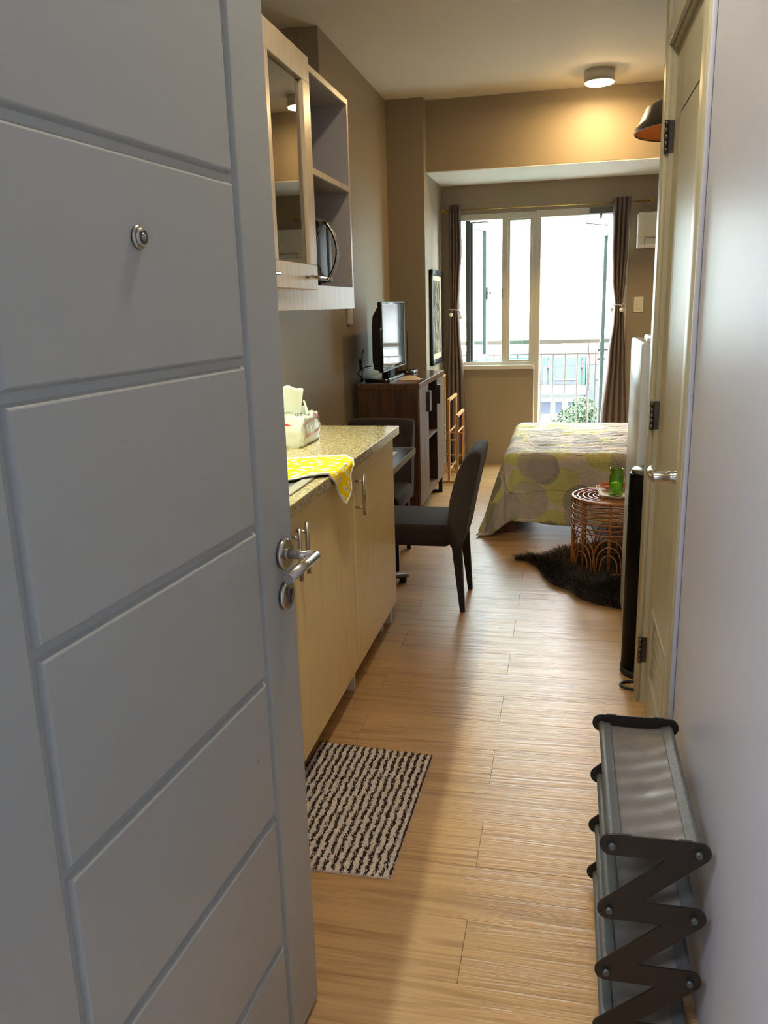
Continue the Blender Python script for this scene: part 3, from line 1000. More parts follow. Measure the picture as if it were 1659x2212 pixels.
ln_.box(-1.39, UF - 0.022, 1.45, 3.5335, 1.5318, 1.5332)
ln_.box(-1.39, UF - 0.022, 1.45, 2.912, 2.2535, 2.2562)
ln_.build('lining', 'grey_laminate', uc)
DX0, DX1 = UF + 0.001, -0.881
for (a, b) in ((2.456, 2.950), (1.955, 2.452), (1.452, 1.951)):
    d = MB()
    d.bbox(DX0, DX1, a, b, 2.195, 2.279, 0.002, 1)
    d.bbox(DX0, DX1, a, b, 1.517, 1.601, 0.002, 1)
    d.bbox(DX0, DX1, a, a + 0.080, 1.600, 2.196, 0.002, 1)
    d.bbox(DX0, DX1, b - 0.080, b, 1.600, 2.196, 0.002, 1)
    dr = d.build('door', 'maple_gloss', uc)
    MB().box(DX0 + 0.003, DX0 + 0.007, a + 0.078, b - 0.078, 1.598, 2.198).build('pane', 'cabinet_glass', dr)
    hh = MB().cyl((DX1 + 0.030, b - 0.172, 1.557), (DX1 + 0.030, b - 0.002, 1.557), 0.0055, seg=16, bev=0.0008)
    for y in (b - 0.140, b - 0.034):
        hh.cyl((DX1, y, 1.557), (DX1 + 0.030, y, 1.557), 0.0042, seg=12)
    hh.build('handle', 'steel', dr)

tl = thing('under_cabinet_lamp', (-0.957, 2.65, 1.515), 'slim white strip lamp hidden under the wall cabinet', 'lamp')
MB().bbox(-0.982, -0.932, 1.80, 3.50, 1.500, 1.515, 0.002, 1).build('housing', 'white_plastic', tl)
MB().cyl((-0.957, 1.82, 1.492), (-0.957, 3.48, 1.492), 0.008, seg=12).build('light_tube', 'tube', tl)

mw = thing('microwave_oven', (-1.10, 3.02, 1.5332), 'black microwave oven in the open compartment of the wall cabinet', 'microwave')
MB().bbox(-1.26, -0.930, 2.942, 3.238, 1.548, 1.778, 0.004).build('body', 'black_matte', mw)
dr = MB().bbox(-0.930, -0.906, 2.942, 3.170, 1.550, 1.776, 0.003).build('door', 'black', mw)
MB().box(-0.9062, -0.9052, 2.955, 3.075, 1.565, 1.762).build('door_glass', 'black_gloss', dr)
MB().bbox(-0.930, -0.907, 3.172, 3.238, 1.550, 1.776, 0.003).build('control_panel', 'black', mw)
hp = [(-0.907 + 0.045 * math.sin(PI * t) ** 0.8 + 0.002, 3.150, 1.556 + 0.214 * t) for t in [i / 18 for i in range(19)]]
MB().tube(hp, 0.0065, 10).build('handle', 'steel', dr)
for (x, y) in ((-1.22, 2.97), (-1.22, 3.21), (-0.96, 2.97), (-0.96, 3.21)):
    MB().cyl((x, y, 1.5332), (x, y, 1.549), 0.012, seg=12).build('foot', 'rubber', mw)

# tissue pack on the counter
tp = thing('tissue_pack', (-1.035, 3.085, 0.9335), 'white plastic wrapped tissue pack with a tissue pulled up on the worktop', 'tissues')


pk_ = bmesh.new()
bmesh.ops.create_cube(pk_, size=1)
bmesh.ops.subdivide_edges(pk_, edges=pk_.edges[:], cuts=7, use_grid_fill=True)
for vv in pk_.verts:
    x, y, z = vv.co * 2
    rr = 1.0 - 0.05 * (abs(x) ** 4 * abs(y) ** 4) - 0.10 * (z > 0.2) * (z - 0.2) ** 2 * (abs(x) ** 3)
    wob = 0.0022 * math.sin(9 * x + 5 * z) + 0.002 * math.sin(7 * y - 6 * z + x)
    vv.co = Vector((-1.035 + x * rr * 0.062 + wob * (abs(x) > 0.9), 3.085 + y * rr * (0.130 - 0.022 * max(0, z)) + wob * (abs(y) > 0.9), 0.9335 + 0.058 + z * 0.058 + (0.003 * math.sin(8 * x + 6 * y) - 0.012 * y * y * y * (y < 0) * -1 * 0) * (z > 0.9)))
bmesh.ops.bevel(pk_, geom=[e for e in pk_.edges if e.calc_face_angle(0) > 0.9], offset=0.005, segments=2, affect='EDGES')
q = MB()
q.merge(pk_, smooth=True)
q.build('wrapped_stack', 'pack_film', tp)
q = MB()


def tissue_fn(u, v):
    x = -1.085 + 0.105 * u * (1 - 0.25 * (1 - v))
    y = 3.03 + 0.03 * math.sin(3.0 * u + 0.6) + 0.03 * (1 - v)
    z = 1.045 + 0.115 * v * (0.86 + 0.14 * math.sin(PI * u * 0.8 + 0.4)) + 0.006 * math.sin(8 * u)
    return Vector((x, y, z))


q.grid(tissue_fn, 14, 10)
solidify(q.build('pulled_tissue', 'white_paper', tp), 0.0012)
q = MB()


def tissue_fn2(u, v):
    a = 0.5 + 1.3 * u
    return Vector((-1.015 + 0.040 * math.sin(a * 2.0) * (1 - 0.4 * v), 3.050 + 0.055 * u, 1.046 + 0.060 * v * (1 - 0.6 * u) + 0.004 * math.sin(9 * u)))


q.grid(tissue_fn2, 12, 8)
solidify(q.build('pulled_tissue', 'white_paper', tp), 0.0012)
XF = -0.9705
q = MB()
for (y0, z0, y1, z1, w) in ((2.995, 1.020, 3.175, 1.030, 0.0035), (2.995, 0.970, 3.185, 0.978, 0.0055), (2.995, 0.970, 2.995, 1.020, 0.003), (3.180, 0.978, 3.178, 1.030, 0.005)):
    dv = Vector((0, y1 - y0, z1 - z0)).normalized()
    nv = Vector((0, -dv.z, dv.y)) * w / 2
    a, b_ = Vector((XF, y0, z0)), Vector((XF, y1, z1))
    q.quad([a - nv, b_ - nv, b_ + nv, a + nv])
q.quad([(XF - 0.003, 3.10, 1.040), (XF - 0.003, 3.165, 1.036), (XF - 0.004, 3.14, 1.048), (XF - 0.004, 3.11, 1.050)])
q.quad([(-1.09, 2.957, 1.022), (-1.01, 2.957, 1.018), (-1.05, 2.957, 1.032), (-1.09, 2.957, 1.044)])
q.build('red_marking', 'red_print', tp)
q = MB()
for k, (dx, lean) in enumerate(((0, 0.004), (0.007, 0.004), (0.015, -0.004), (0.020, 0.004), (0.027, -0.003), (0.034, 0.003))):
    x = -1.005 + dx
    q.quad([(x, 2.975, 1.0535), (x + 0.0022, 2.975, 1.0535), (x + 0.0022 + lean, 2.974, 1.067), (x + lean, 2.974, 1.067)])
q.build('blue_lettering', 'blue_print', tp)

# yellow towel: lies on the counter, one corner hangs over the front edge
q = MB()
TA, TB, TCn, TD = Vector((-0.955, 2.715)), Vector((-0.764, 2.800)), Vector((-0.602, 2.560)), Vector((-0.86, 2.300))
XE = -0.716


def towel_pos(u, v):
    p = (TA * (1 - u) + TB * u) * (1 - v) + (TD * (1 - u) + TCn * u) * v
    x, y = p.x, p.y
    z = 0.9365 + 0.0025 * math.sin(14 * u + 3) * math.sin(9 * v)
    lift = 0.010 * max(0.0, math.sin(PI * min(1, max(0, (u - 0.05) / 0.8)))) * (v ** 4) * (1 if x < XE else 0)
    z += lift
    if x < -0.755 and y < 2.42:
        z = max(z, 0.9425)
    e = x - XE
    if e > -0.012:
        s = e + 0.012
        R = 0.012
        if s < R * PI / 2:
            a = s / R
            x = XE - 0.012 + R * math.sin(a)
            z = z - R * (1 - math.cos(a))
        else:
            drop = s - R * PI / 2
            x = XE + 0.004 + 0.10 * drop + 0.008 * math.sin(38 * (y - 2.4)) * min(1, drop / 0.05)
            y = y - 0.05 * drop
            z = z - R - drop * 0.98
    return Vector((x, y, z))


q.grid(towel_pos, 44, 44, uv=lambda a, b: (a, b))
tw = tag(q.build('dish_towel', ['towel', 'towel_back'], base=(-0.80, 2.58, 0.9335)), 'bright yellow printed dish towel hanging over the worktop front edge', 'towel')
md = solidify(tw, 0.004, -1.0).modifiers['thickness']
md.material_offset = 1
md.material_offset_rim = 1

hb = MB()
per = [(i / 30, 0.0) for i in range(31)] + [(1.0, i / 30) for i in range(1, 31)] + [(1 - i / 30, 1.0) for i in range(1, 31)] + [(0.0, 1 - i / 30) for i in range(1, 30)]
hb.tube([towel_pos(a, b) + Vector((0, 0, 0.0005)) for a, b in per], 0.0036, 8, True)
hb.build('hem', 'towel_back', tw)

# wall cable duct beside the cabinet
cd = MB().bbox(-1.40, -1.378, 5.30, 5.375, 1.345, 1.92, 0.003, 1)
dct = tag(cd.build('cable_duct', 'white_plastic', base=(-1.40, 5.34, 1.345)), 'white vertical cable duct on the left wall behind the wall cabinet', 'duct')
MB().box(-1.3785, -1.3775, 5.330, 5.345, 1.36, 1.92).cyl((-1.379, 5.338, 1.375), (-1.3765, 5.338, 1.375), 0.004, seg=10).build('seam', 'mount', dct)
# ================================================================== DINING TABLE AND CHAIRS
tb = thing('dining_table', (-1.075, 3.92, 0), 'square black glass topped dining table on a pedestal behind the kitchen cabinet', 'table')
MB().bbox(-1.375, -0.772, 3.60, 4.229, 0.704, 0.7185, 0.002, 1).build('tabletop', 'table_top', tb)
e = MB()
for (x0, x1, y0, y1) in ((-1.379, -0.768, 3.596, 3.601), (-1.379, -0.768, 4.228, 4.233), (-1.379, -1.374, 3.601, 4.228), (-0.773, -0.768, 3.601, 4.228)):
    e.box(x0, x1, y0, y1, 0.690, 0.7195)
e.build('edge_band', 'silver_edge', tb)
MB().cyl((-1.075, 3.915, 0.05), (-1.075, 3.915, 0.70), 0.035, seg=24).cyl((-1.075, 3.915, 0.66), (-1.075, 3.915, 0.703), 0.12, 0.14, seg=24).build('pedestal', 'grey_foot', tb)
for sx, sy in ((1, 1), (1, -1), (-1, 1), (-1, -1)):
    t = bmesh.new()
    A = [(0.02, -0.032, 0.060), (0.02, 0.032, 0.060), (0.02, 0.032, 0.085), (0.02, -0.032, 0.085)]
    B = [(0.36, -0.024, 0.022), (0.36, 0.024, 0.022), (0.36, 0.024, 0.040), (0.36, -0.024, 0.040)]
    va = [t.verts.new(p) for p in A]
    vb = [t.verts.new(p) for p in B]
    t.faces.new(va)
    t.faces.new(vb)
    for i in range(4):
        t.faces.new([va[i], va[(i + 1) % 4], vb[(i + 1) % 4], vb[i]])
    bmesh.ops.recalc_face_normals(t, faces=t.faces[:])
    bmesh.ops.bevel(t, geom=t.edges[:], offset=0.006, segments=2, affect='EDGES')
    ang = math.atan2(sy * 0.245, sx * 0.262)
    mm = Matrix.Translation((-1.075, 3.915, 0)) @ Matrix.Rotation(ang, 4, 'Z')
    q = MB()
    q.merge(t, mm, smooth=True)
    ft = q.build('star_foot', 'grey_foot', tb)
    cpos = mm @ Vector((0.33, 0, 0))
    MB().cyl((cpos.x, cpos.y, 0), (cpos.x, cpos.y, 0.026), 0.020, seg=16).build('glide', 'rubber', ft)
tag(MB().bbox(-0.93, -0.838, 3.97, 4.10, 0.7190, 0.7200, 0.0003, 1).build('paper_slip', 'white_paper', base=(-0.88, 4.03, 0.719)), 'small white paper lying on the black dining table', 'paper')


def make_chair(name, loc, rotz, label, group):
    t = thing(name, loc, label, 'chair', group, rotz, local=True)
    # back: side profile swept across the width, edges rounded
    front = [(0.128, 0.400), (0.133, 0.470), (0.143, 0.560), (0.160, 0.630), (0.181, 0.700), (0.204, 0.750), (0.224, 0.778)]
    topp = [(0.247, 0.794), (0.270, 0.798), (0.288, 0.790)]
    rear = [(0.291, 0.772), (0.282, 0.715), (0.266, 0.645), (0.243, 0.540), (0.226, 0.450), (0.212, 0.380), (0.198, 0.330)]
    bot = [(0.175, 0.327), (0.147, 0.330)]
    prof = front + topp + rear + bot
    n = len(prof)
    cx_ = sum(p[0] for p in prof) / n
    ny = 14
    q = MB()
    rings = []
    stations = [(-0.203, 0.90), (-0.200, 0.955), (-0.194, 0.985), (-0.184, 1.0)] + [(-0.184 + 0.368 * i / ny, 1.0) for i in range(1, ny)] + [(0.184, 1.0), (0.194, 0.985), (0.200, 0.955), (0.203, 0.90)]
    for yy, sc in stations:
        ring = []
        for (px, pz) in prof:
            zmid = 0.56
            xm = 0.128 + 0.10 * max(0, (pz - 0.33) / 0.47) + 0.035
            crown = -0.010 * (yy / 0.2) ** 4 * max(0, (pz - 0.6) / 0.2)
            ring.append(q.bm.verts.new((xm + (px - xm) * sc, yy, zmid + (pz - zmid) * (0.5 + 0.5 * sc if sc < 1 else 1) + crown)))
        rings.append(ring)
    for A, B in zip(rings[:-1], rings[1:]):
        for i in range(n):
            f = q.bm.faces.new([A[i], A[(i + 1) % n], B[(i + 1) % n], B[i]])
            f.smooth = True
    for R_ in (rings[0], rings[-1]):
        f = q.bm.faces.new(R_)
        f.smooth = False
    q.build('backrest', 'chair_cloth', t)
    MB().bbox(-0.300, 0.150, -0.208, 0.208, 0.330, 0.437, 0.032, 4).build('seat', 'chair_cloth', t)
    for sy in (-1, 1):
        q = MB()
        A = [(0.148, 0.128), (0.194, 0.128), (0.194, 0.178), (0.148, 0.178)]
        B = [(0.188, 0.156), (0.212, 0.156), (0.212, 0.180), (0.188, 0.180)]
        va = [q.bm.verts.new((a, sy * b, 0.345)) for a, b in A]
        vb = [q.bm.verts.new((a, sy * b, 0.0)) for a, b in B]
        q.bm.faces.new(va)
        q.bm.faces.new(vb)
        for i in range(4):
            q.bm.faces.new([va[i], va[(i + 1) % 4], vb[(i + 1) % 4], vb[i]])
        q.build('leg', 'chair_leg', t)
        q = MB()
        A = [(-0.255, 0.150), (-0.210, 0.150), (-0.210, 0.196), (-0.255, 0.196)]
        B = [(-0.246, 0.168), (-0.220, 0.168), (-0.220, 0.194), (-0.246, 0.194)]
        va = [q.bm.verts.new((a, sy * b, 0.345)) for a, b in A]
        vb = [q.bm.verts.new((a, sy * b, 0.0)) for a, b in B]
        q.bm.faces.new(va)
        q.bm.faces.new(vb)
        for i in range(4):
            q.bm.faces.new([va[i], va[(i + 1) % 4], vb[(i + 1) % 4], vb[i]])
        q.build('leg', 'chair_leg', t)
    return t


make_chair('dining_chair', (-0.66, 3.905, 0), 0.0, 'brown upholstered dining chair seen from the side, nearest the bed', 'dining chairs')
make_chair('dining_chair', (-1.082, 4.555, 0), PI / 2, 'brown upholstered dining chair facing the camera in front of the sideboard', 'dining chairs')

# ================================================================== SIDEBOARD AND WHAT STANDS ON IT
SX0, SX1, SY0, SY1, SZ0, SZ1 = -1.354, -0.935, 5.33, 6.46, 0.125, 0.955
sb = thing('sideboard', (-1.145, 5.89, 0), 'dark walnut sideboard with an open middle niche under the television', 'sideboard')
MB().bbox(SX0, SX1 + 0.002, SY0 - 0.004, SY1 + 0.004, 0.919, SZ1, 0.0015, 1).build('top_board', 'walnut_top', sb)
c = MB().box(SX0, SX1 - 0.018, SY0, SY0 + 0.02, SZ0, 0.919).box(SX0, SX1 - 0.018, SY1 - 0.02, SY1, SZ0, 0.919).box(SX0, SX0 + 0.012, SY0 + 0.02, SY1 - 0.02, SZ0, 0.919).box(SX0, SX1 - 0.018, SY0 + 0.02, SY1 - 0.02, SZ0, SZ0 + 0.02)
c.build('carcass', 'walnut', sb)
NY0, NY1 = 5.700, 6.085
c = MB().box(SX0 + 0.012, SX1 - 0.001, NY0 - 0.012, NY0, SZ0 + 0.02, 0.919).box(SX0 + 0.012, SX1 - 0.001, NY1, NY1 + 0.012, SZ0 + 0.02, 0.919).box(SX0 + 0.012, SX0 + 0.02, NY0, NY1, SZ0 + 0.02, 0.919).box(SX0 + 0.02, SX1 - 0.03, NY0 + 0.10, NY0 + 0.106, SZ0 + 0.02, 0.919)
c.build('niche', 'niche', sb)
MB().box(SX0 + 0.02, SX1 - 0.002, NY0, NY1, 0.530, 0.546).build('shelf', 'walnut_front', sb)
MB().box(SX0 + 0.02, SX1, NY0, NY1, SZ0, SZ0 + 0.035).build('bottom_rail', 'walnut_front', sb)
for a, b, ha, hb in ((SY0, NY0 - 0.002, NY0 - 0.075, NY0 - 0.005), (NY1 + 0.002, SY1, NY1 + 0.005, NY1 + 0.075)):
    d = MB().bbox(SX1 - 0.017, SX1, a + 0.001, b - 0.001, SZ0, 0.917, 0.001, 1).build('door', 'walnut_front', sb)
    MB().bbox(SX1, SX1 + 0.022, ha, hb, 0.735, 0.872, 0.001, 1).build('pull_plate', 'niche', d)
    MB().box(SX1, SX1 + 0.024, ha - 0.002, hb + 0.002, 0.8722, 0.8745).build('pull_cap', 'silver_edge', d)
for y in (SY0 + 0.06, SY1 - 0.13):
    g = MB().box(SX0 + 0.03, SX1 - 0.002, y, y + 0.03, 0, 0.018).box(SX0 + 0.03, SX0 + 0.06, y, y + 0.03, 0.018, SZ0).box(SX1 - 0.032, SX1 - 0.002, y, y + 0.03, 0.018, SZ0)
    g.build('sled_leg', 'black_matte', sb)

# television
TZ = 0.955
tv = thing('television', (-1.20, 5.75, TZ), 'black flat television standing on the walnut sideboard', 'television')
TX = -1.172
MB().bbox(TX - 0.030, TX, 5.325, 6.085, 1.028, 1.481, 0.006, 2).build('bezel', 'black_gloss', tv)
MB().box(TX - 0.0005, TX + 0.0012, 5.340, 6.070, 1.056, 1.470).build('screen', 'black_gloss', tv)
MB().box(TX, TX + 0.0022, 5.330, 6.080, 1.030, 1.037).box(TX - 0.01, TX + 0.0022, 6.079, 6.087, 1.034, 1.478).box(TX - 0.02, TX + 0.0022, 5.330, 6.080, 1.476, 1.4822).build('silver_strip', 'silver_edge', tv)
MB().prism([(TX - 0.028, 1.46), (TX - 0.045, 1.44), (TX - 0.072, 1.39), (TX - 0.078, 1.33), (TX - 0.080, 1.10), (TX - 0.070, 1.045), (TX - 0.028, 1.035)], 'y', 5.36, 6.05, 0.006, 2).build('back_cover', 'black_matte', tv)
MB().cyl((TX - 0.04, 5.60, TZ + 0.01), (TX - 0.04, 5.60, 1.05), 0.03, seg=20).box(TX - 0.06, TX - 0.02, 5.56, 5.80, TZ + 0.01, 1.04).build('stand_neck', 'black', tv)
st = MB().bbox(-1.335, -1.165, 5.47, 6.02, TZ, TZ + 0.022, 0.006, 2).build('stand_base', 'black_gloss', tv)
MB().box(-1.1652, -1.1636, 5.49, 6.0, TZ + 0.004, TZ + 0.018).build('silver_strip', 'silver_edge', st)
stb = thing('set_top_box', (-1.20, 6.20, TZ), 'black set top box with a silver front behind the television', 'box')
MB().bbox(-1.31, -1.125, 6.10, 6.30, TZ, TZ + 0.026, 0.004, 2).build('body', 'black_gloss', stb)
MB().bbox(-1.126, -1.112, 6.12, 6.28, TZ + 0.004, TZ + 0.022, 0.003, 2).build('front_strip', 'silver_edge', stb)
wf = thing('wire_loop_aerial', (-1.22, 6.46, TZ), 'thin black wire loop aerial standing behind the television', 'aerial')
MB().tube([(-1.305, 6.42, TZ + 0.012), (-1.305, 6.42, 1.262), (-1.219, 6.44, 1.262), (-1.219, 6.44, TZ + 0.012)], 0.0035, 8).build('loop', 'black', wf)
MB().bbox(-1.32, -1.20, 6.395, 6.455, TZ, TZ + 0.014, 0.003).build('base', 'black', wf)
MB().tube([(-1.27, 6.41, TZ + 0.015), (-1.238, 6.40, 1.03), (-1.265, 6.405, 1.09), (-1.29, 6.41, 1.15)], 0.0022, 6).build('brass_wire', 'brass', wf)
q = MB()


def curl(u, v):
    return Vector((-1.130 + 0.155 * u, 5.565 + 0.13 * v, TZ + 0.0015 + 0.022 * max(0, math.sin(PI * u * 1.1)) * v ** 2))


q.grid(curl, 10, 10)
tag(solidify(q.build('letter_sheet', 'paper', base=(-1.05, 5.62, TZ)), 0.0012, 1.0), 'curled cream paper sheet lying on the sideboard before the television', 'paper')
cb_ = thing('cable_bundle', (-1.345, 5.40, TZ), 'black coiled cable bundle behind the television', 'cable')
MB().tube([(-1.345 + 0.012 * math.sin(i * 0.9), 5.40 + 0.02 * math.cos(i * 0.55), TZ + 0.006 + 0.011 * i) for i in range(15)], 0.005, 8).tube([(-1.345, 5.40 + 0.016 * math.cos(2 * PI * k / 14), 1.08 + 0.042 * math.sin(2 * PI * k / 14)) for k in range(14)], 0.004, 8, True).build('coil', 'rubber', cb_)
MB().tube([(-1.345, 5.41, TZ + 0.004), (-1.33, 5.40, 1.05), (-1.30, 5.37, 1.065), (-1.265, 5.40, 1.07)], 0.004, 8).tube([(-1.335, 5.40, 1.08), (-1.325, 5.39, 1.16), (-1.317, 5.385, 1.175)], 0.004, 8).build('loose_lead', 'rubber', cb_)

# tiered towel rack beyond the sideboard
lr = thing('towel_rack', (-0.93, 6.95, 0), 'honey wood three tier towel rack between sideboard and window', 'rack')
for (x, y0, y1, z) in ((-1.035, 6.70, 7.18, 0.868), (-0.935, 6.70, 7.18, 0.698), (-0.862, 6.665, 7.10, 0.572)):
    fr = MB().bbox(x - 0.012, x + 0.012, y0, y1, z - 0.022, z, 0.002, 1).build('top_bar', 'ash', lr)
    for y in (y0, y1 - 0.022):
        MB().bbox(x - 0.010, x + 0.010, y, y + 0.022, 0.0 if y == y0 else 0.0, z - 0.022, 0.002, 1).build('post', 'ash', fr)
    for zz in (0.42, 0.10):
        MB().cyl((x, y0 + 0.02, zz), (x, y1 - 0.02, zz), 0.007, seg=10).build('rung', 'ash', fr)
for y in (6.672, 7.12):
    MB().bbox(-1.05, -0.85, y, y + 0.018, 0.0, 0.020, 0.002, 1).build('foot_rail', 'ash', lr)
for zz in (0.36, 0.16):
    for y in (6.690, 7.10):
        MB().cyl((-1.045, y + 0.03, zz), (-0.855, y + 0.01, zz), 0.006, seg=10).build('cross_rod', 'ash', lr)

# framed picture on the column's side
pc = thing('framed_picture', (-1.09, 7.06, 0.965), 'black framed ink picture hanging on the column beside the curtain', 'picture')
PY0, PY1, PZ0, PZ1, PXb, PXf = 6.85, 7.475, 0.958, 1.736, -1.103, -1.080
for (y0, y1, z0, z1) in ((PY0, PY1, PZ1 - 0.045, PZ1), (PY0, PY1, PZ0, PZ0 + 0.045), (PY0, PY0 + 0.05, PZ0, PZ1), (PY1 - 0.05, PY1, PZ0, PZ1)):
    MB().bbox(PXb, PXf, y0, y1, z0, z1, 0.006, 2).build('frame_bar', 'picture_frame', pc)
MB().box(PXb, -1.091, PY0 + 0.04, PY1 - 0.04, PZ0 + 0.04, PZ1 - 0.04).build('mount_board', 'mount', pc)
MB().box(-1.091, -1.090, PY0 + 0.10, PY1 - 0.115, PZ0 + 0.09, PZ1 - 0.085).build('print', 'art', pc)

# ================================================================== CURTAINS
YR = 7.515
rod = thing('curtain_rod', (-0.2, YR, 2.245), 'thin brass curtain rod above window and balcony door', 'rod')
MB().cyl((-1.085, YR, 2.247), (0.675, YR, 2.243), 0.0042, seg=12).build('pole', 'brass', rod)
for x, s in ((-1.085, -1), (0.675, 1)):
    MB().sphere((x + s * 0.008, YR, 2.247), 0.014, 12).cyl((x - s * 0.02, YR, 2.247), (x, YR, 2.247), 0.010, seg=12).build('finial', 'brass', rod)
for x in (-1.066, 0.648):
    MB().cyl((x, YR, 2.246), (x, YB, 2.246), 0.006, seg=10).cyl((x, YB - 0.006, 2.246), (x, YB, 2.246), 0.018, seg=14).build('bracket', 'brass', rod)


def curtain(keys, ztop, folds, amp, label, ties):
    """keys: list of (z, x_left, x_right)"""
    xm = (keys[0][1] + keys[0][2]) / 2
    t = thing('curtain', (xm, YR, 0.02), label, 'curtain', 'taupe curtains tied with beaded cord')

    def lerp(z):
        ks = sorted(keys)
        for (z0, a0, b0), (z1, a1, b1) in zip(ks[:-1], ks[1:]):
            if z0 <= z <= z1:
                s_ = (z - z0) / (z1 - z0)
                s_ = s_ * s_ * (3 - 2 * s_)
                return a0 + (a1 - a0) * s_, b0 + (b1 - b0) * s_
        return ks[-1][1], ks[-1][2]

    def fn(u, v):
        z = 0.02 + (ztop - 0.02) * v
        a, b = lerp(z)
        wdt = (b - a)
        x = a + wdt * u
        ph = folds * 2 * PI * u
        y = YR + amp * min(1.0, 0.55 + 0.45 * wdt / 0.15) * (0.75 - 1.7 * abs(math.sin(ph / 2)) ** 0.7)
        return Vector((x, y, z))
    q = MB()
    q.grid(fn, folds * 12, 46)
    cl = solidify(q.build('cloth', 'curtain', t), 0.0025)
    g = MB()
    for k in range(folds):
        a, b = lerp(2.245)
        x = a + (b - a) * (k + 0.5) / folds
        g.bm.verts.ensure_lookup_table()
        g.tube([(x, YR + 0.026 * math.cos(2 * PI * i / 16), 2.247 + 0.026 * math.sin(2 * PI * i / 16)) for i in range(16)], 0.004, 6, True)
    g.build('grommet', 'dark_steel', t)
    zt, xa, xb, drops = ties
    g = MB()
    cx_, rx = (xa + xb) / 2, (xb - xa) / 2 + 0.010
    g.tube([(cx_ + rx * math.cos(2 * PI * i / 24), YR + 0.040 * math.sin(2 * PI * i / 24), zt + 0.004 * math.sin(4 * PI * i / 24)) for i in range(24)], 0.0045, 8, True)
    for (bx, bz) in drops:
        g.tube([(cx_ + 0.3 * (bx - cx_), YR - 0.045, zt), (bx + 0.1 * (cx_ - bx), YR - 0.052, (zt + bz) / 2 + 0.012), (bx, YR - 0.05, bz)], 0.004, 8)
    tb_ = g.build('tieback', 'cord', t)
    for (bx, bz) in drops:
        MB().sphere((bx, YR - 0.05, bz - 0.008), 0.0175, 14).build('bead', 'bead', tb_)
    return t


curtain([(0.02, 0.285, 0.560), (0.40, 0.313, 0.534), (1.0, 0.360, 0.500), (1.30, 0.392, 0.478), (1.415, 0.397, 0.462), (1.62, 0.370, 0.480), (1.9, 0.358, 0.492), (2.283, 0.358, 0.497)], 2.283, 4, 0.030,
        'taupe curtain tied back at the right of the balcony door', (1.412, 0.397, 0.462, ((0.455, 1.378), (0.373, 1.382))))
curtain([(0.02, -1.075, -0.875), (0.80, -1.060, -0.905), (1.25, -1.035, -0.938), (1.41, -1.026, -0.952), (1.62, -1.028, -0.938), (1.9, -1.030, -0.920), (2.29, -1.030, -0.927)], 2.290, 4, 0.026,
        'taupe curtain tied back at the left of the window', (1.408, -1.026, -0.952, ((-1.010, 1.372), (-0.925, 1.350))))

# air conditioner and switch on the end wall
ac = thing('air_conditioner', (0.98, 7.5, 1.87), 'white wall mounted split air conditioner right of the balcony door', 'air conditioner')
MB().prism([(7.60, 1.872), (7.455, 1.872), (7.425, 1.90), (7.420, 2.12), (7.44, 2.150), (7.60, 2.150)], 'x', 0.560, 1.42, 0.008, 2).build('housing', 'white_plastic', ac)
MB().box(0.610, 1.37, 7.4165, 7.426, 1.895, 1.940).build('louvre_flap', 'white_metal', ac)
MB().box(0.608, 1.372, 7.4175, 7.423, 1.940, 1.9425).box(0.608, 0.6105, 7.4175, 7.423, 1.893, 1.9425).build('flap_gap', 'dark_steel', ac)
sw = thing('light_switch', (0.603, YB, 1.41), 'cream double light switch plate right of the tied curtain', 'switch')
MB().bbox(0.563, 0.643, 7.590, YB, 1.347, 1.473, 0.002, 1).build('plate', 'white_plastic', sw)
MB().box(0.582, 0.624, 7.5885, 7.5902, 1.372, 1.448).build('surround', 'mount', sw)
for z in (1.374, 1.411):
    MB().bbox(0.585, 0.621, 7.585, 7.590, z, z + 0.034, 0.001, 1).build('rocker', 'white_plastic', sw)

# ================================================================== LAMPS
kl = thing('ceiling_lamp', (-0.28, 1.70, ZC), 'unseen round ceiling lamp added above the entry, before the kitchen worktop', 'lamp')  # unseen lamp, added to brighten the entry and kitchen
MB().cyl((-0.28, 1.70, 2.905), (-0.28, 1.70, ZC), 0.103, seg=40, bev=0.003).build('housing', 'white_plastic', kl)
MB().cyl((-0.28, 1.70, 2.898), (-0.28, 1.70, 2.9065), 0.092, seg=40).build('diffuser', 'entry_fill_glow', kl)
cl = thing('ceiling_lamp', (0.178, 6.36, ZC), 'round white surface ceiling lamp glowing warm near the beam', 'lamp')
MB().cyl((0.178, 6.36, 2.905), (0.178, 6.36, ZC), 0.103, seg=40, bev=0.003).build('housing', 'white_plastic', cl)
MB().cyl((0.178, 6.36, 2.898), (0.178, 6.36, 2.9065), 0.092, seg=40).build('diffuser', 'lamp_glow', cl)
pl = thing('pendant_lamp', (0.685, 5.2, 2.36), 'dark enamel pendant lamp with a copper inside, half hidden by the bathroom door frame', 'lamp')
PC = (0.685, 5.2, 2.358)
prof = [(0.340, 0.0), (0.332, 0.034), (0.316, 0.050), (0.278, 0.128), (0.240, 0.148), (0.150, 0.180), (0.070, 0.215), (0.040, 0.255), (0.0, 0.258)]
MB().lathe(prof, PC, 64).build('shade', 'shade_out', pl)
inner = [(0.336, 0.001), (0.328, 0.034), (0.311, 0.049), (0.273, 0.124), (0.236, 0.143), (0.146, 0.174), (0.0, 0.205)]
MB().lathe(inner, PC, 64).build('lining', 'copper', pl)
MB().tube([(PC[0] + 0.338 * math.cos(2 * PI * i / 64), PC[1] + 0.338 * math.sin(2 * PI * i / 64), PC[2]) for i in range(64)], 0.004, 6, True).build('rim', 'shade_out', pl)
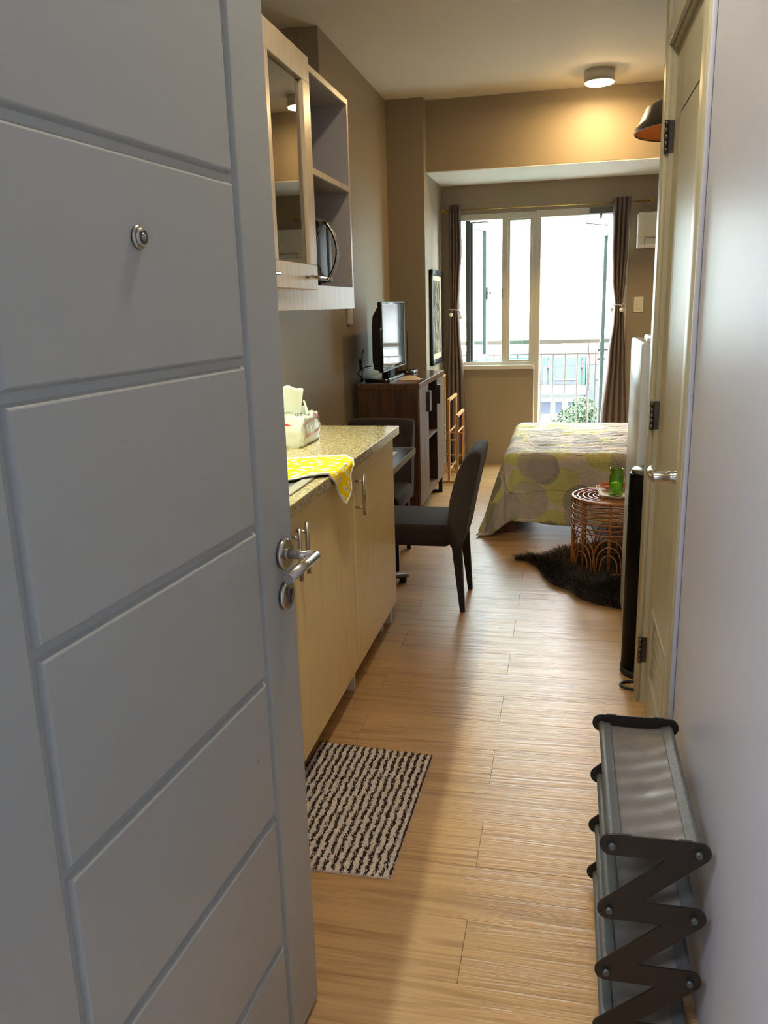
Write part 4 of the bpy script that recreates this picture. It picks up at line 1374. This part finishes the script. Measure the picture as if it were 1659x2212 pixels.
MB().cyl((PC[0], PC[1], 2.60), (PC[0], PC[1], ZC), 0.004, seg=8).cyl((PC[0], PC[1], ZC - 0.03), (PC[0], PC[1], ZC), 0.05, seg=20).build('cord', 'rubber', pl)
MB().sphere((PC[0], PC[1], PC[2] + 0.10), 0.035, 14).cyl((PC[0], PC[1], PC[2] + 0.12), (PC[0], PC[1], PC[2] + 0.21), 0.018, seg=14).build('bulb', 'white_plastic', pl)

# ================================================================== BED
bed = thing('bed', (0.55, 5.9, 0), 'low wooden bed with a mattress under a leaf print quilt', 'bed')
BX0, BX1, BY0, BY1, BZ = -0.385, 1.50, 5.19, 6.68, 0.515
MB().bbox(BX0 + 0.03, BX1, BY0 + 0.02, BY1 - 0.02, 0.20, 0.485, 0.05, 3).build('mattress', 'sheet', bed)
MB().bbox(BX0 + 0.02, BX1, BY0 + 0.01, BY1 - 0.01, 0.10, 0.20, 0.004, 1).build('bed_base', 'bed_wood', bed)
for x in (BX0 + 0.02, BX1 - 0.09):
    for y in (BY0 + 0.005, BY1 - 0.075):
        MB().bbox(x, x + 0.075, y, y + 0.07, 0.0, 0.10, 0.003, 1).build('leg', 'bed_wood', bed)
HANG_F, HANG_S = 0.43, 0.405
LXQ, LYQ = BX1 - BX0, BY1 - BY0


def drape(a, flare, rad=0.075):
    """arc length a past the start of the rounded edge -> (outward, down)"""
    if a <= 0:
        return a, 0.0
    lim = PI / 2 * rad
    if a < lim:
        return rad * math.sin(a / rad), rad * (1 - math.cos(a / rad))
    e = a - lim
    return rad + e * flare, rad + e * math.sqrt(1 - flare * flare)


def hsh(x, y):
    return math.sin(x * 12.9 + y * 4.1) * 0.5 + math.sin(x * 5.7 - y * 9.3 + 1.3) * 0.3 + math.sin(x * 21.0 + y * 17.0) * 0.2


def quilt(u, v):
    s = -HANG_F + (LXQ + HANG_F) * u                    # along the bed, negative = foot side
    t_ = -HANG_S + (LYQ + 2 * HANG_S) * v               # across, negative = near side
    ds = 0.075 - s                                      # past the foot edge
    dn, df = 0.075 - t_, t_ - (LYQ - 0.075)
    dt = max(dn, df)
    x, y, z = BX0 + s, BY0 + t_, BZ
    px, py = max(ds, 0), max(dt, 0)
    hyp = math.hypot(px, py)
    sgn = -1 if dn > df else 1
    ex, ey = BX0 + 0.075, (BY0 + 0.075 if sgn < 0 else BY1 - 0.075)
    if hyp > 0:
        slope = 0.26 if sgn < 0 else 0.10
        if px > 0 and py > 0:
            slope += 0.10 * min(px, py) / 0.3
        o_, d_ = drape(hyp, slope)
        if px > 0:
            x = ex - o_ * px / hyp
        if py > 0:
            y = ey + sgn * o_ * py / hyp
        z = BZ - d_
        wv = min(1, hyp / 0.3)
        along = s if py > px else t_
        rip = (0.010 * math.sin(along * 19 + 1.5 * math.sin(along * 5)) + 0.007 * math.sin(along * 41 + 2)) * wv
        if py > 0:
            y += sgn * rip * py / hyp
        if px > 0:
            x -= rip * px / hyp
        z += 0.010 * math.sin(along * 9 + 0.6) * wv
    else:
        z += 0.006 * hsh(s * 1.4, t_ * 1.6) + 0.003 * math.sin(t_ * 55 + 6 * math.sin(s * 4))
    # stitched channels press the quilt down
    for c0 in (0.32, 0.75, 1.18):
        dd = t_ - c0 - 0.05 * math.sin(s * 3)
        z -= 0.008 * math.exp(-(dd / 0.012) ** 2) if hyp == 0 else 0
    z += 0.012 * math.exp(-(min(abs(dt), abs(ds)) / 0.06) ** 2) * 0.3
    return Vector((x, y, max(z, 0.016)))


q = MB()
q.grid(quilt, 150, 150, uv=lambda a, b: (a * (LXQ + HANG_F), b * (LYQ + 2 * HANG_S)))
ql = q.build('quilt', 'quilt', base=(0.55, 5.9, 0))
solidify(ql, 0.006, 0.0)
tag(ql, 'crumpled quilt with grey and lime leaf print draped over the bed', 'quilt')
# stitched seams on the near hanging side
def seam(pts):
    g = MB()
    res = []
    for (u, v) in pts:
        p = quilt(u, v)
        res.append(p)
    g.tube(res, 0.0036, 6)
    return g.build('stitch_line', 'dark_stitch', ql)


M['dark_stitch'] = plain('quilt_stitch', lin(100, 88, 74), 0.8)
NVs = lambda d: (HANG_S + d) / (LYQ + 2 * HANG_S)
NUs = lambda d: (HANG_F + d) / (LXQ + HANG_F)
seam([(NUs(-0.10 + 1.9 * i / 40), NVs(0.055 + 0.02 * math.sin(i * 0.9) - 0.10 * math.exp(-i * 0.5))) for i in range(41)])
def seam_low(i):
    x = -0.10 + 1.75 * (i / 90) ** 1.3
    return (NUs(x), NVs(-0.19 + 0.20 * math.exp(-((x + 0.10) / 0.075) ** 2) - 0.05 * math.exp(-((x - 0.12) / 0.14) ** 2) + 0.010 * math.sin(x * 7)))


seam([seam_low(i) for i in range(91)])
seam([(NUs(0.12 + 1.7 * i / 40), NVs(0.50 + 0.02 * math.sin(i * 0.6))) for i in range(41)])

# ================================================================== RUGS
def blades(name, n, sampler, length, width, mats, parent, lean, mi_fn=None):
    vs, fs, mis = [], [], []
    for i in range(n):
        x, y = sampler()
        L = length * random.uniform(0.7, 1.25)
        a = random.uniform(0, 2 * PI)
        dx, dy, up = lean(x, y)
        dx += 0.45 * math.cos(a)
        dy += 0.45 * math.sin(a)
        up = up * random.uniform(0.6, 1.3)
        nrm = math.sqrt(dx * dx + dy * dy + up * up)
        dx, dy, up = dx / nrm * L, dy / nrm * L, up / nrm * L
        wx, wy = -dy, dx
        wl = math.hypot(wx, wy) or 1
        wx, wy = wx / wl * width / 2, wy / wl * width / 2
        k = len(vs)
        z0 = 0.004
        vs += [(x - wx, y - wy, z0), (x + wx, y + wy, z0), (x + dx * 0.55 + wx * 0.8, y + dy * 0.55 + wy * 0.8, z0 + up * 0.75), (x + dx * 0.55 - wx * 0.8, y + dy * 0.55 - wy * 0.8, z0 + up * 0.75), (x + dx, y + dy, z0 + up * 0.95)]
        fs += [(k, k + 1, k + 2, k + 3), (k + 3, k + 2, k + 4)]
        m_ = mi_fn(x, y) if mi_fn else 0
        mis += [m_, m_]
    bs = BASE[parent.name]
    me = bpy.data.meshes.new(name)
    me.from_pydata([(a - bs.x, b - bs.y, c - bs.z) for a, b, c in vs], [], fs)
    for p, m_ in zip(me.polygons, mis):
        p.material_index = m_
    for mm in mats:
        me.materials.append(M[mm])
    o = bpy.data.objects.new(name, me)
    COL.objects.link(o)
    o.parent = parent
    o['kind'] = 'stuff'
    return o


# striped bath mat: slightly skewed quadrilateral
mA, mB, mC, mD = Vector((-0.790, 2.420)), Vector((-0.396, 2.396)), Vector((-0.411, 1.790)), Vector((-0.800, 1.785))


def matpos(u, v):
    return (mA * (1 - u) + mB * u) * (1 - v) + (mD * (1 - u) + mC * u) * v


mat = thing('striped_mat', (-0.60, 2.1, 0), 'shaggy beige mat with thin dark brown stripes in front of the kitchen cabinet', 'mat')
q = MB()
for a, b in ((0.0005, 0.006),):
    lo4 = [q.bm.verts.new((*matpos(u, v), a)) for u, v in ((0, 0), (1, 0), (1, 1), (0, 1))]
    hi4 = [q.bm.verts.new((*matpos(u, v), b)) for u, v in ((0.004, 0.004), (0.996, 0.004), (0.996, 0.996), (0.004, 0.996))]
    q.bm.faces.new(lo4)
    q.bm.faces.new(hi4)
    for i in range(4):
        q.bm.faces.new([lo4[i], lo4[(i + 1) % 4], hi4[(i + 1) % 4], hi4[i]])
q.build('backing', 'mat_pale', mat)
NST = 17


def mat_off(u, v):
    return 0.07 * math.sin(v * 40 + u * 9) + 0.05 * math.sin(v * 97 + u * 31)


def mat_dark():
    k = random.randrange(NST + 1)
    v = random.random()
    u = (k + random.uniform(-0.19, 0.19) + mat_off(k / NST, v)) / NST
    p = matpos(min(0.992, max(0.008, u)), v)
    return p.x, p.y


def mat_pale():
    while True:
        u, v = random.random(), random.random()
        k = round(u * NST)
        d = u * NST - k - mat_off(k / NST, v)
        if abs(d) > 0.25:
            p = matpos(u, v)
            return p.x, p.y


blades('pale_pile', 26000, mat_pale, 0.0070, 0.0036, ['mat_pale'], mat, lambda x, y: (0.0, -0.05, 0.45))
blades('dark_stripe_pile', 12000, mat_dark, 0.0090, 0.0040, ['mat_dark'], mat, lambda x, y: (0.0, -0.05, 0.9))

# dark fur rug
RUG = [(-0.262, 4.612), (-0.185, 4.585), (-0.130, 4.505), (-0.088, 4.310), (-0.030, 4.180), (0.060, 4.110), (0.100, 4.000), (0.180, 3.925), (0.290, 3.875), (0.42, 3.88), (0.55, 3.98), (0.62, 4.2), (0.66, 4.5), (0.60, 4.80), (0.42, 4.95), (0.25, 4.93), (0.06, 4.82), (0.00, 4.80), (-0.10, 4.70), (-0.18, 4.715)]
rug = thing('fur_rug', (0.25, 4.5, 0), 'dark brown shaggy fur rug under the rattan table', 'rug')
MB().prism(RUG, 'z', 0.0005, 0.008).build('hide', 'fur', rug)


def inside(x, y):
    c_ = False
    n = len(RUG)
    for i in range(n):
        x0, y0 = RUG[i]
        x1, y1 = RUG[(i + 1) % n]
        if (y0 > y) != (y1 > y) and x < (x1 - x0) * (y - y0) / (y1 - y0) + x0:
            c_ = not c_
    return c_


def rug_sample():
    while True:
        x, y = random.uniform(-0.27, 0.67), random.uniform(3.86, 4.96)
        if inside(x, y):
            return x, y


blades('fur_pile', 26000, rug_sample, 0.055, 0.0036, ['fur'], rug,
       lambda x, y: (0.9 * (x - 0.3) + 0.5 * math.sin(9 * y), 0.9 * (y - 4.45) - 0.35 + 0.4 * math.sin(11 * x), 0.42))

# ================================================================== RATTAN TABLE WITH TRAYS AND JAR
RC = Vector((0.262, 4.525, 0.0))
RR, RT = 0.204, 0.418
rt = thing('rattan_table', (RC.x, RC.y, 0.02), 'round woven rattan side table standing on the dark fur rug', 'table')


def circ(r, z, n=56):
    return [(RC.x + r * math.cos(2 * PI * i / n), RC.y + r * math.sin(2 * PI * i / n), z) for i in range(n)]


q = MB()
q.tube(circ(RR, RT - 0.009), 0.0095, 10, True)
q.build('top_rim', 'rattan', rt)
for i, r in enumerate((0.178, 0.150, 0.122, 0.094, 0.066, 0.038)):
    MB().tube(circ(r, RT - 0.008, 40), 0.0055, 8, True).build('top_ring', 'rattan', rt)
for k in range(4):
    a = PI / 4 * k + 0.2
    MB().cyl((RC.x - RR * math.cos(a), RC.y - RR * math.sin(a), RT - 0.019), (RC.x + RR * math.cos(a), RC.y + RR * math.sin(a), RT - 0.019), 0.006, seg=8).build('top_spoke', 'rattan', rt)
for i, z in enumerate((0.372, 0.346, 0.320, 0.292, 0.262, 0.236)):
    MB().tube(circ(RR - 0.002 + 0.003 * (i % 2), z, 48), 0.0042, 7, True).build('hoop', 'rattan', rt)
NP = 8
A0 = -PI / 2 - 0.06
for k in range(NP):
    a = A0 + 2 * PI * k / NP
    MB().tube([(RC.x + (RR - 0.009) * math.cos(a), RC.y + (RR - 0.009) * math.sin(a), z) for z in (0.024, 0.22, RT - 0.012)], 0.0085, 10).build('post', 'rattan', rt)
    pts = []
    for j in range(26):
        s_ = j / 25
        pts.append((RC.x + (RR + 0.004) * math.cos(a + 0.035 * math.sin(s_ * 26)), RC.y + (RR + 0.004) * math.sin(a + 0.035 * math.sin(s_ * 26)), 0.225 + 0.165 * s_))
    MB().tube(pts, 0.0026, 6).build('binding', 'rattan', rt)
for k in range(NP):
    a = A0 + 2 * PI * k / NP
    for hw, hh in ((0.42, 0.215), (0.32, 0.175), (0.22, 0.130)):
        pts = []
        for j in range(21):
            s_ = j / 20
            ph = PI * s_
            aa = a - hw * math.cos(ph)
            zz = 0.026 + (hh - 0.026 + 0.0) * math.sin(ph) ** 0.62
            rr_ = RR + 0.002
            pts.append((RC.x + rr_ * math.cos(aa), RC.y + rr_ * math.sin(aa), zz))
        MB().tube(pts, 0.0038, 6).build('arch', 'rattan', rt)
MB().tube(circ(RR, 0.024, 48), 0.006, 8, True).build('bottom_ring', 'rattan', rt)


def hex_tray(name, poly, z, hgt, mat, label):
    q = MB()
    cx_ = sum(p[0] for p in poly) / len(poly)
    cy_ = sum(p[1] for p in poly) / len(poly)
    n = len(poly)

    def ring(k, zz):
        return [q.bm.verts.new((cx_ + (x - cx_) * k, cy_ + (y - cy_) * k, zz)) for x, y in poly]
    rings = [ring(0.88, z), ring(1.0, z + hgt), ring(0.97, z + hgt), ring(0.86, z + 0.005)]
    q.bm.faces.new(rings[0])
    q.bm.faces.new(rings[3])
    for A, B in zip(rings[:-1], rings[1:]):
        for i in range(n):
            q.bm.faces.new([A[i], A[(i + 1) % n], B[(i + 1) % n], B[i]])
    return tag(q.build(name, mat, base=(cx_, cy_, z)), label, 'tray')


hex_tray('hexagonal_tray', [(0.182, 4.69), (0.196, 4.44), (0.288, 4.390), (0.375, 4.44), (0.395, 4.66), (0.285, 4.715)], RT + 0.001, 0.016, 'tray_white', 'large cream hexagonal tray lying on the rattan table')
hex_tray('hexagonal_tray', [(0.200, 4.665), (0.222, 4.585), (0.288, 4.560), (0.360, 4.585), (0.376, 4.650), (0.285, 4.695)], RT + 0.0172, 0.018, 'tray_orange', 'small terracotta hexagonal tray resting on the cream tray')
jar = thing('glass_jar', (0.283, 4.487, RT + 0.006), 'green glass candle jar standing on the cream tray', 'jar')
jz = RT + 0.006
jc = (0.283, 4.487, jz)
jr = 0.0365
out = [(0.0, 0.0), (jr - 0.003, 0.0), (jr - 0.001, 0.004), (jr, 0.012), (jr, 0.118), (jr - 0.0035, 0.126), (jr - 0.003, 0.130), (jr - 0.001, 0.133), (jr - 0.003, 0.137), (jr - 0.001, 0.142), (jr - 0.003, 0.147), (jr - 0.002, 0.150)]
inn = [(jr - 0.006, 0.150), (jr - 0.006, 0.130), (jr - 0.004, 0.118), (jr - 0.004, 0.016), (0.0, 0.013)]
MB().lathe(out + inn, jc, 40).build('glass_body', 'green_glass', jar)
g = MB()
for k in range(18):
    a = 2 * PI * k / 18
    g.cyl((jc[0] + (jr - 0.0005) * math.cos(a), jc[1] + (jr - 0.0005) * math.sin(a), jz + 0.03), (jc[0] + (jr - 0.0005) * math.cos(a), jc[1] + (jr - 0.0005) * math.sin(a), jz + 0.108), 0.0022, seg=6)
g.build('glass_ribs', 'green_glass', jar)
MB().lathe([(0, 0.0175), (jr - 0.0055, 0.0175), (jr - 0.0055, 0.066), (0.012, 0.072), (0, 0.076)], jc, 30).build('wax', 'candle', jar)
MB().lathe([(0.0, 0.0005), (jr + 0.0006, 0.0005), (jr + 0.0006, 0.010), (jr - 0.002, 0.0112)], jc, 30).build('glass_foot', 'clear_glass', jar)

# ================================================================== TOWER, FRIDGE
tw_ = thing('tower_fan', (0.332, 3.165, 0), 'tall black cylindrical tower fan behind the bathroom door frame', 'fan')
TCX, TCY = 0.335, 3.170
MB().lathe([(0.0, 0.03), (0.088, 0.03), (0.088, 0.81), (0.085, 0.815), (0.0, 0.815)], (TCX, TCY, 0), 48).build('body', 'black', tw_)
MB().lathe([(0.0, 0.812), (0.080, 0.812), (0.080, 0.828), (0.077, 0.831), (0.0, 0.831)], (TCX, TCY, 0), 48).build('top_cap', 'grey_foot', tw_)
MB().lathe([(0.0, 0.0), (0.086, 0.0), (0.091, 0.006), (0.091, 0.028), (0.087, 0.031), (0, 0.031)], (TCX, TCY, 0), 48).build('base', 'rubber', tw_)
MB().sphere((TCX - 0.035, TCY - 0.0805, 0.09), 0.006, 10).build('knob', 'rubber', tw_)
MB().tube([(0.289 + 0.050 * math.cos(2 * PI * i / 28), 3.030 + 0.034 * math.sin(2 * PI * i / 28), 0.006) for i in range(28)], 0.0055, 8, True).tube([(0.33, 3.045, 0.006), (0.36, 3.065, 0.006), (0.35, 3.10, 0.012)], 0.0055, 8).build('power_cord', 'rubber', tw_)

fg = thing('refrigerator', (0.59, 3.57, 0), 'white refrigerator seen from its side behind the bathroom door frame', 'refrigerator')
FY0, FY1 = 3.30, 3.84
MB().bbox(0.335, 0.87, FY0, FY1, 0.03, 1.302, 0.010, 3).build('body', 'white_metal', fg)
dd = MB().bbox(0.282, 0.329, FY0 + 0.002, FY1 - 0.002, 0.05, 1.290, 0.010, 3).build('door', 'white_metal', fg)
MB().box(0.328, 0.336, FY0 + 0.012, FY1 - 0.012, 0.06, 1.28).build('gasket', 'grey_foot', dd)
MB().bbox(0.300, 0.36, FY0 + 0.01, FY0 + 0.06, 1.290, 1.305, 0.004, 2).build('hinge_cap', 'white_metal', fg)
for x in (0.38, 0.82):
    for y in (FY0 + 0.05, FY1 - 0.05):
        MB().cyl((x, y, 0), (x, y, 0.032), 0.018, seg=14).build('foot', 'rubber', fg)

# ================================================================== FOLDING SHOE RACK
rk = thing('shoe_rack', (0.186, 1.64, 0), 'folding shoe rack with zigzag bronze sides and grey cloth shelves by the glossy wall', 'rack')
NXl, NXr, NY, FY = 0.1085, 0.2640, 1.404, 1.876
TZs = [0.452, 0.3095, 0.167, 0.0305]
PWID = 0.0225


def stadium(q, y0, y1, p, r_, seg=10):
    (xa, za), (xb, zb) = p
    d = Vector((xb - xa, zb - za)).normalized()
    n_ = Vector((-d.y, d.x))
    pts = []
    a0 = math.atan2(n_.y, n_.x)
    for i in range(seg + 1):
        a = a0 + PI * i / seg
        pts.append((xa + r_ * math.cos(a), za + r_ * math.sin(a)))
    for i in range(seg + 1):
        a = a0 + PI + PI * i / seg
        pts.append((xb + r_ * math.cos(a), zb + r_ * math.sin(a)))
    q.prism(pts, 'y', y0, y1)


for ys, sgn in ((NY, -1), (FY, 1)):
    q = MB()
    th = 0.004
    k = 0
    for i in range(4):
        e0 = 0.00015 * (k % 2)
        stadium(q, ys - th / 2 - e0, ys + th / 2 + e0, ((NXl, TZs[i]), (NXr, TZs[i])), PWID)
        k += 1
        if i < 3:
            stadium(q, ys - th / 2 - 0.00015, ys + th / 2 + 0.00015, ((NXr, TZs[i]), (NXl, TZs[i + 1])), PWID)
            k += 1
    pl_ = q.build('zigzag_side', 'rack_plate', rk)
    for xx in (NXl + 0.022, NXr - 0.024):
        MB().bbox(xx - 0.012, xx + 0.012, ys - 0.003, ys + 0.003, TZs[0] + PWID - 0.004, TZs[0] + PWID + 0.0022, 0.001, 1).build('clip', 'rack_plate', pl_)
for i, z in enumerate(TZs):
    for x in (NXl, NXr):
        tb2 = MB().cyl((x, NY - 0.002, z), (x, FY + 0.002, z), 0.0062, seg=16).build('tube', 'rack_tube', rk)
        for ys, s in ((NY, -1), (FY, 1)):
            MB().cyl((x, ys + s * 0.002, z), (x, ys + s * 0.0115, z), 0.0070, 0.0064, seg=16, bev=0.001).build('end_cap', 'rack_tube', tb2)
    sag = 0.010 + 0.002 * i

    def cloth(u, v, z=z, sag=sag):
        x = NXl + (NXr - NXl) * u
        y = NY + 0.010 + (FY - NY - 0.020) * v
        zz = z + 0.0066 - sag * math.sin(PI * u) ** 0.7
        zz -= 0.0035 * math.exp(-((u - 0.52) / 0.12) ** 2 - ((v - 0.42) / 0.05) ** 2) * (z > 0.4)
        zz += 0.0012 * math.sin(u * 9 + v * 23) + 0.0009 * math.sin(v * 51 - u * 7)
        return Vector((x, y, zz))
    q = MB()
    q.grid(cloth, 20, 44)
    sc_ = solidify(q.build('cloth_shelf', 'rack_cloth', rk), 0.0015)

    def hemf(u, v, side, z=z):
        # sleeve of cloth wrapped round the tube and stitched on top of the shelf
        s_ = u * 0.036
        if s_ < 0.016:
            a = PI * 1.25 - s_ / 0.016 * PI * 0.75
            xo, zo = 0.0078 * math.cos(a), 0.0078 * math.sin(a)
        else:
            xo, zo = (s_ - 0.016) + 0.0, 0.0082
        y = NY + 0.008 + (FY - NY - 0.016) * v
        if side < 0:
            x = NXl + xo
        else:
            x = NXr - xo
        if s_ >= 0.016:
            uu = (x - NXl) / (NXr - NXl)
            zo = 0.0080 - sag * math.sin(PI * min(1, max(0, uu))) ** 0.7 + 0.0012
        return Vector((x, y, z + zo))
    for side in (-1, 1):
        q = MB()
        q.grid(lambda u, v, side=side: hemf(u, v, side), 16, 30)
        solidify(q.build('hem', 'rack_hem', sc_), 0.0008)

# ================================================================== OUTSIDE
struct('street_ground', MB().box(-120, 160, 9.5, 320, -24.2, -24.0), 'street', base=(0, 60, -24), label='pale overexposed street far below the balcony', cat='street')
gb = thing('green_building', (-6.0, 160, -24), 'white building with mint green bands and pillars beyond the balcony', 'building')
MB().box(-34, 3.70, 160, 176, -24, -8.2).build('body', 'white_build', gb)
MB().box(-34, 3.70, 159.6, 160.05, -10.1, -8.65).build('green_band', 'green_build', gb)
for k in range(-4, 1):
    for x in (2.53 + 6.2 * k, 3.40 + 6.2 * k):
        MB().box(x - 0.23, x + 0.23, 159.2, 160.0, -13.75, -8.60).build('pillar', 'green_build', gb)
    MB().box(2.80 + 6.2 * k, 3.13 + 6.2 * k, 159.3, 160.0, -10.6, -9.2).build('red_strip', 'pink_build', gb)
    x0, x1 = -2.07 + 6.2 * k, 1.95 + 6.2 * k
    wn = MB().box(x0, x1, 159.8, 160.05, -12.65, -10.3).build('window', 'dark_pane', gb)
    MB().box(x0, x1, 159.4, 159.9, -12.9, -12.65).build('window_sill', 'white_build', wn)
    MB().box(x0, x1, 159.7, 160.05, -13.7, -12.95).build('lower_panel', 'grey_build', gb)
MB().box(-34, 3.70, 155, 160.0, -15.0, -13.8).build('canopy', 'white_build', gb)
MB().box(-34, 3.70, 154.9, 155.0, -15.25, -14.95).build('canopy_edge', 'grey_build', gb)
for x0, x1 in ((-12, -8.6), (-4.4, -2.7), (-1.7, -0.5), (0.6, 3.4)):
    MB().box(x0, x1, 159.8, 160.05, -19.3, -17.1).build('shop_window', 'dark_pane', gb)
rb = thing('red_building', (12, 162, -24), 'grey building under a red sign board right of the green one', 'building')
MB().box(3.76, 34, 158.2, 170, -24, -9.9).build('body', 'grey_build', rb)
MB().box(3.76, 34, 158.0, 170, -9.9, -8.1).build('sign_board', 'pink_build', rb)
MB().box(5.4, 6.4, 157.7, 158.2, -12.6, -11.4).build('small_sign', 'white_build', rb)

# apartment block up the street (its balconies mirror in the television)
ab = thing('apartment_block', (14, 50, -24), 'pale apartment block with balconies mirrored in the television', 'building')
MB().box(3.0, 30, 45, 56, -24, 20).build('body', 'white_build', ab)
for k in range(12):
    z = -21.5 + 3.3 * k
    MB().box(2.9, 30, 43.9, 45.0, z, z + 0.9).build('balcony_front', 'white_build', ab)
    for j in range(5):
        x0 = 3.3 + 4.3 * j
        MB().box(x0, x0 + 2.6, 44.94, 45.02, z + 1.0, z + 2.9).build('window', 'dark_pane', ab)

tree = thing('leafy_tree', (0.9, 40, -24), 'leafy green tree rising below the balcony railing', 'tree')
MB().tube([(0.9, 40, -24), (1.0, 40, -14), (0.9, 40.1, -4.5)], [0.35, 0.26, 0.06], 10).tube([(1.0, 40, -10.5), (-0.4, 39.8, -5.2)], [0.12, 0.04], 8).tube([(0.95, 40, -9.8), (2.0, 40.1, -4.8)], [0.10, 0.03], 8).build('trunk', 'bark', tree)
for nm, mtl, cnt in (('foliage', 'leaf', 4200), ('dark_foliage', 'leaf_dark', 2600)):
    vs, fs = [], []
    bs = BASE[tree.name]
    blobs = [((0.85, 40, -3.55), 0.62), ((0.25, 39.7, -4.0), 0.6), ((1.45, 40.2, -4.05), 0.6), ((-0.35, 40.0, -4.75), 0.7), ((0.6, 39.6, -4.9), 0.9), ((1.7, 40, -5.0), 0.9)]
    for i in range(cnt):
        (bx, by, bz), br = random.choice(blobs)
        d = Vector((random.gauss(0, 1), random.gauss(0, 1), random.gauss(0, 1))).normalized() * br * random.uniform(0.55, 1.0) ** 0.5
        p = Vector((bx, by, bz)) + d - bs
        a = Vector((random.gauss(0, 1), random.gauss(0, 1), random.gauss(0, 1))).normalized() * 0.10
        b = a.cross(Vector((random.gauss(0, 1), random.gauss(0, 1), random.gauss(0, 1))).normalized()).normalized() * 0.045
        k = len(vs)
        vs += [p - a, p + b, p + a, p - b]
        fs.append((k, k + 1, k + 2, k + 3))
    me = bpy.data.meshes.new(nm)
    me.from_pydata(vs, [], fs)
    me.materials.append(M[mtl])
    o = bpy.data.objects.new(nm, me)
    COL.objects.link(o)
    o.parent = tree
    o['kind'] = 'stuff'
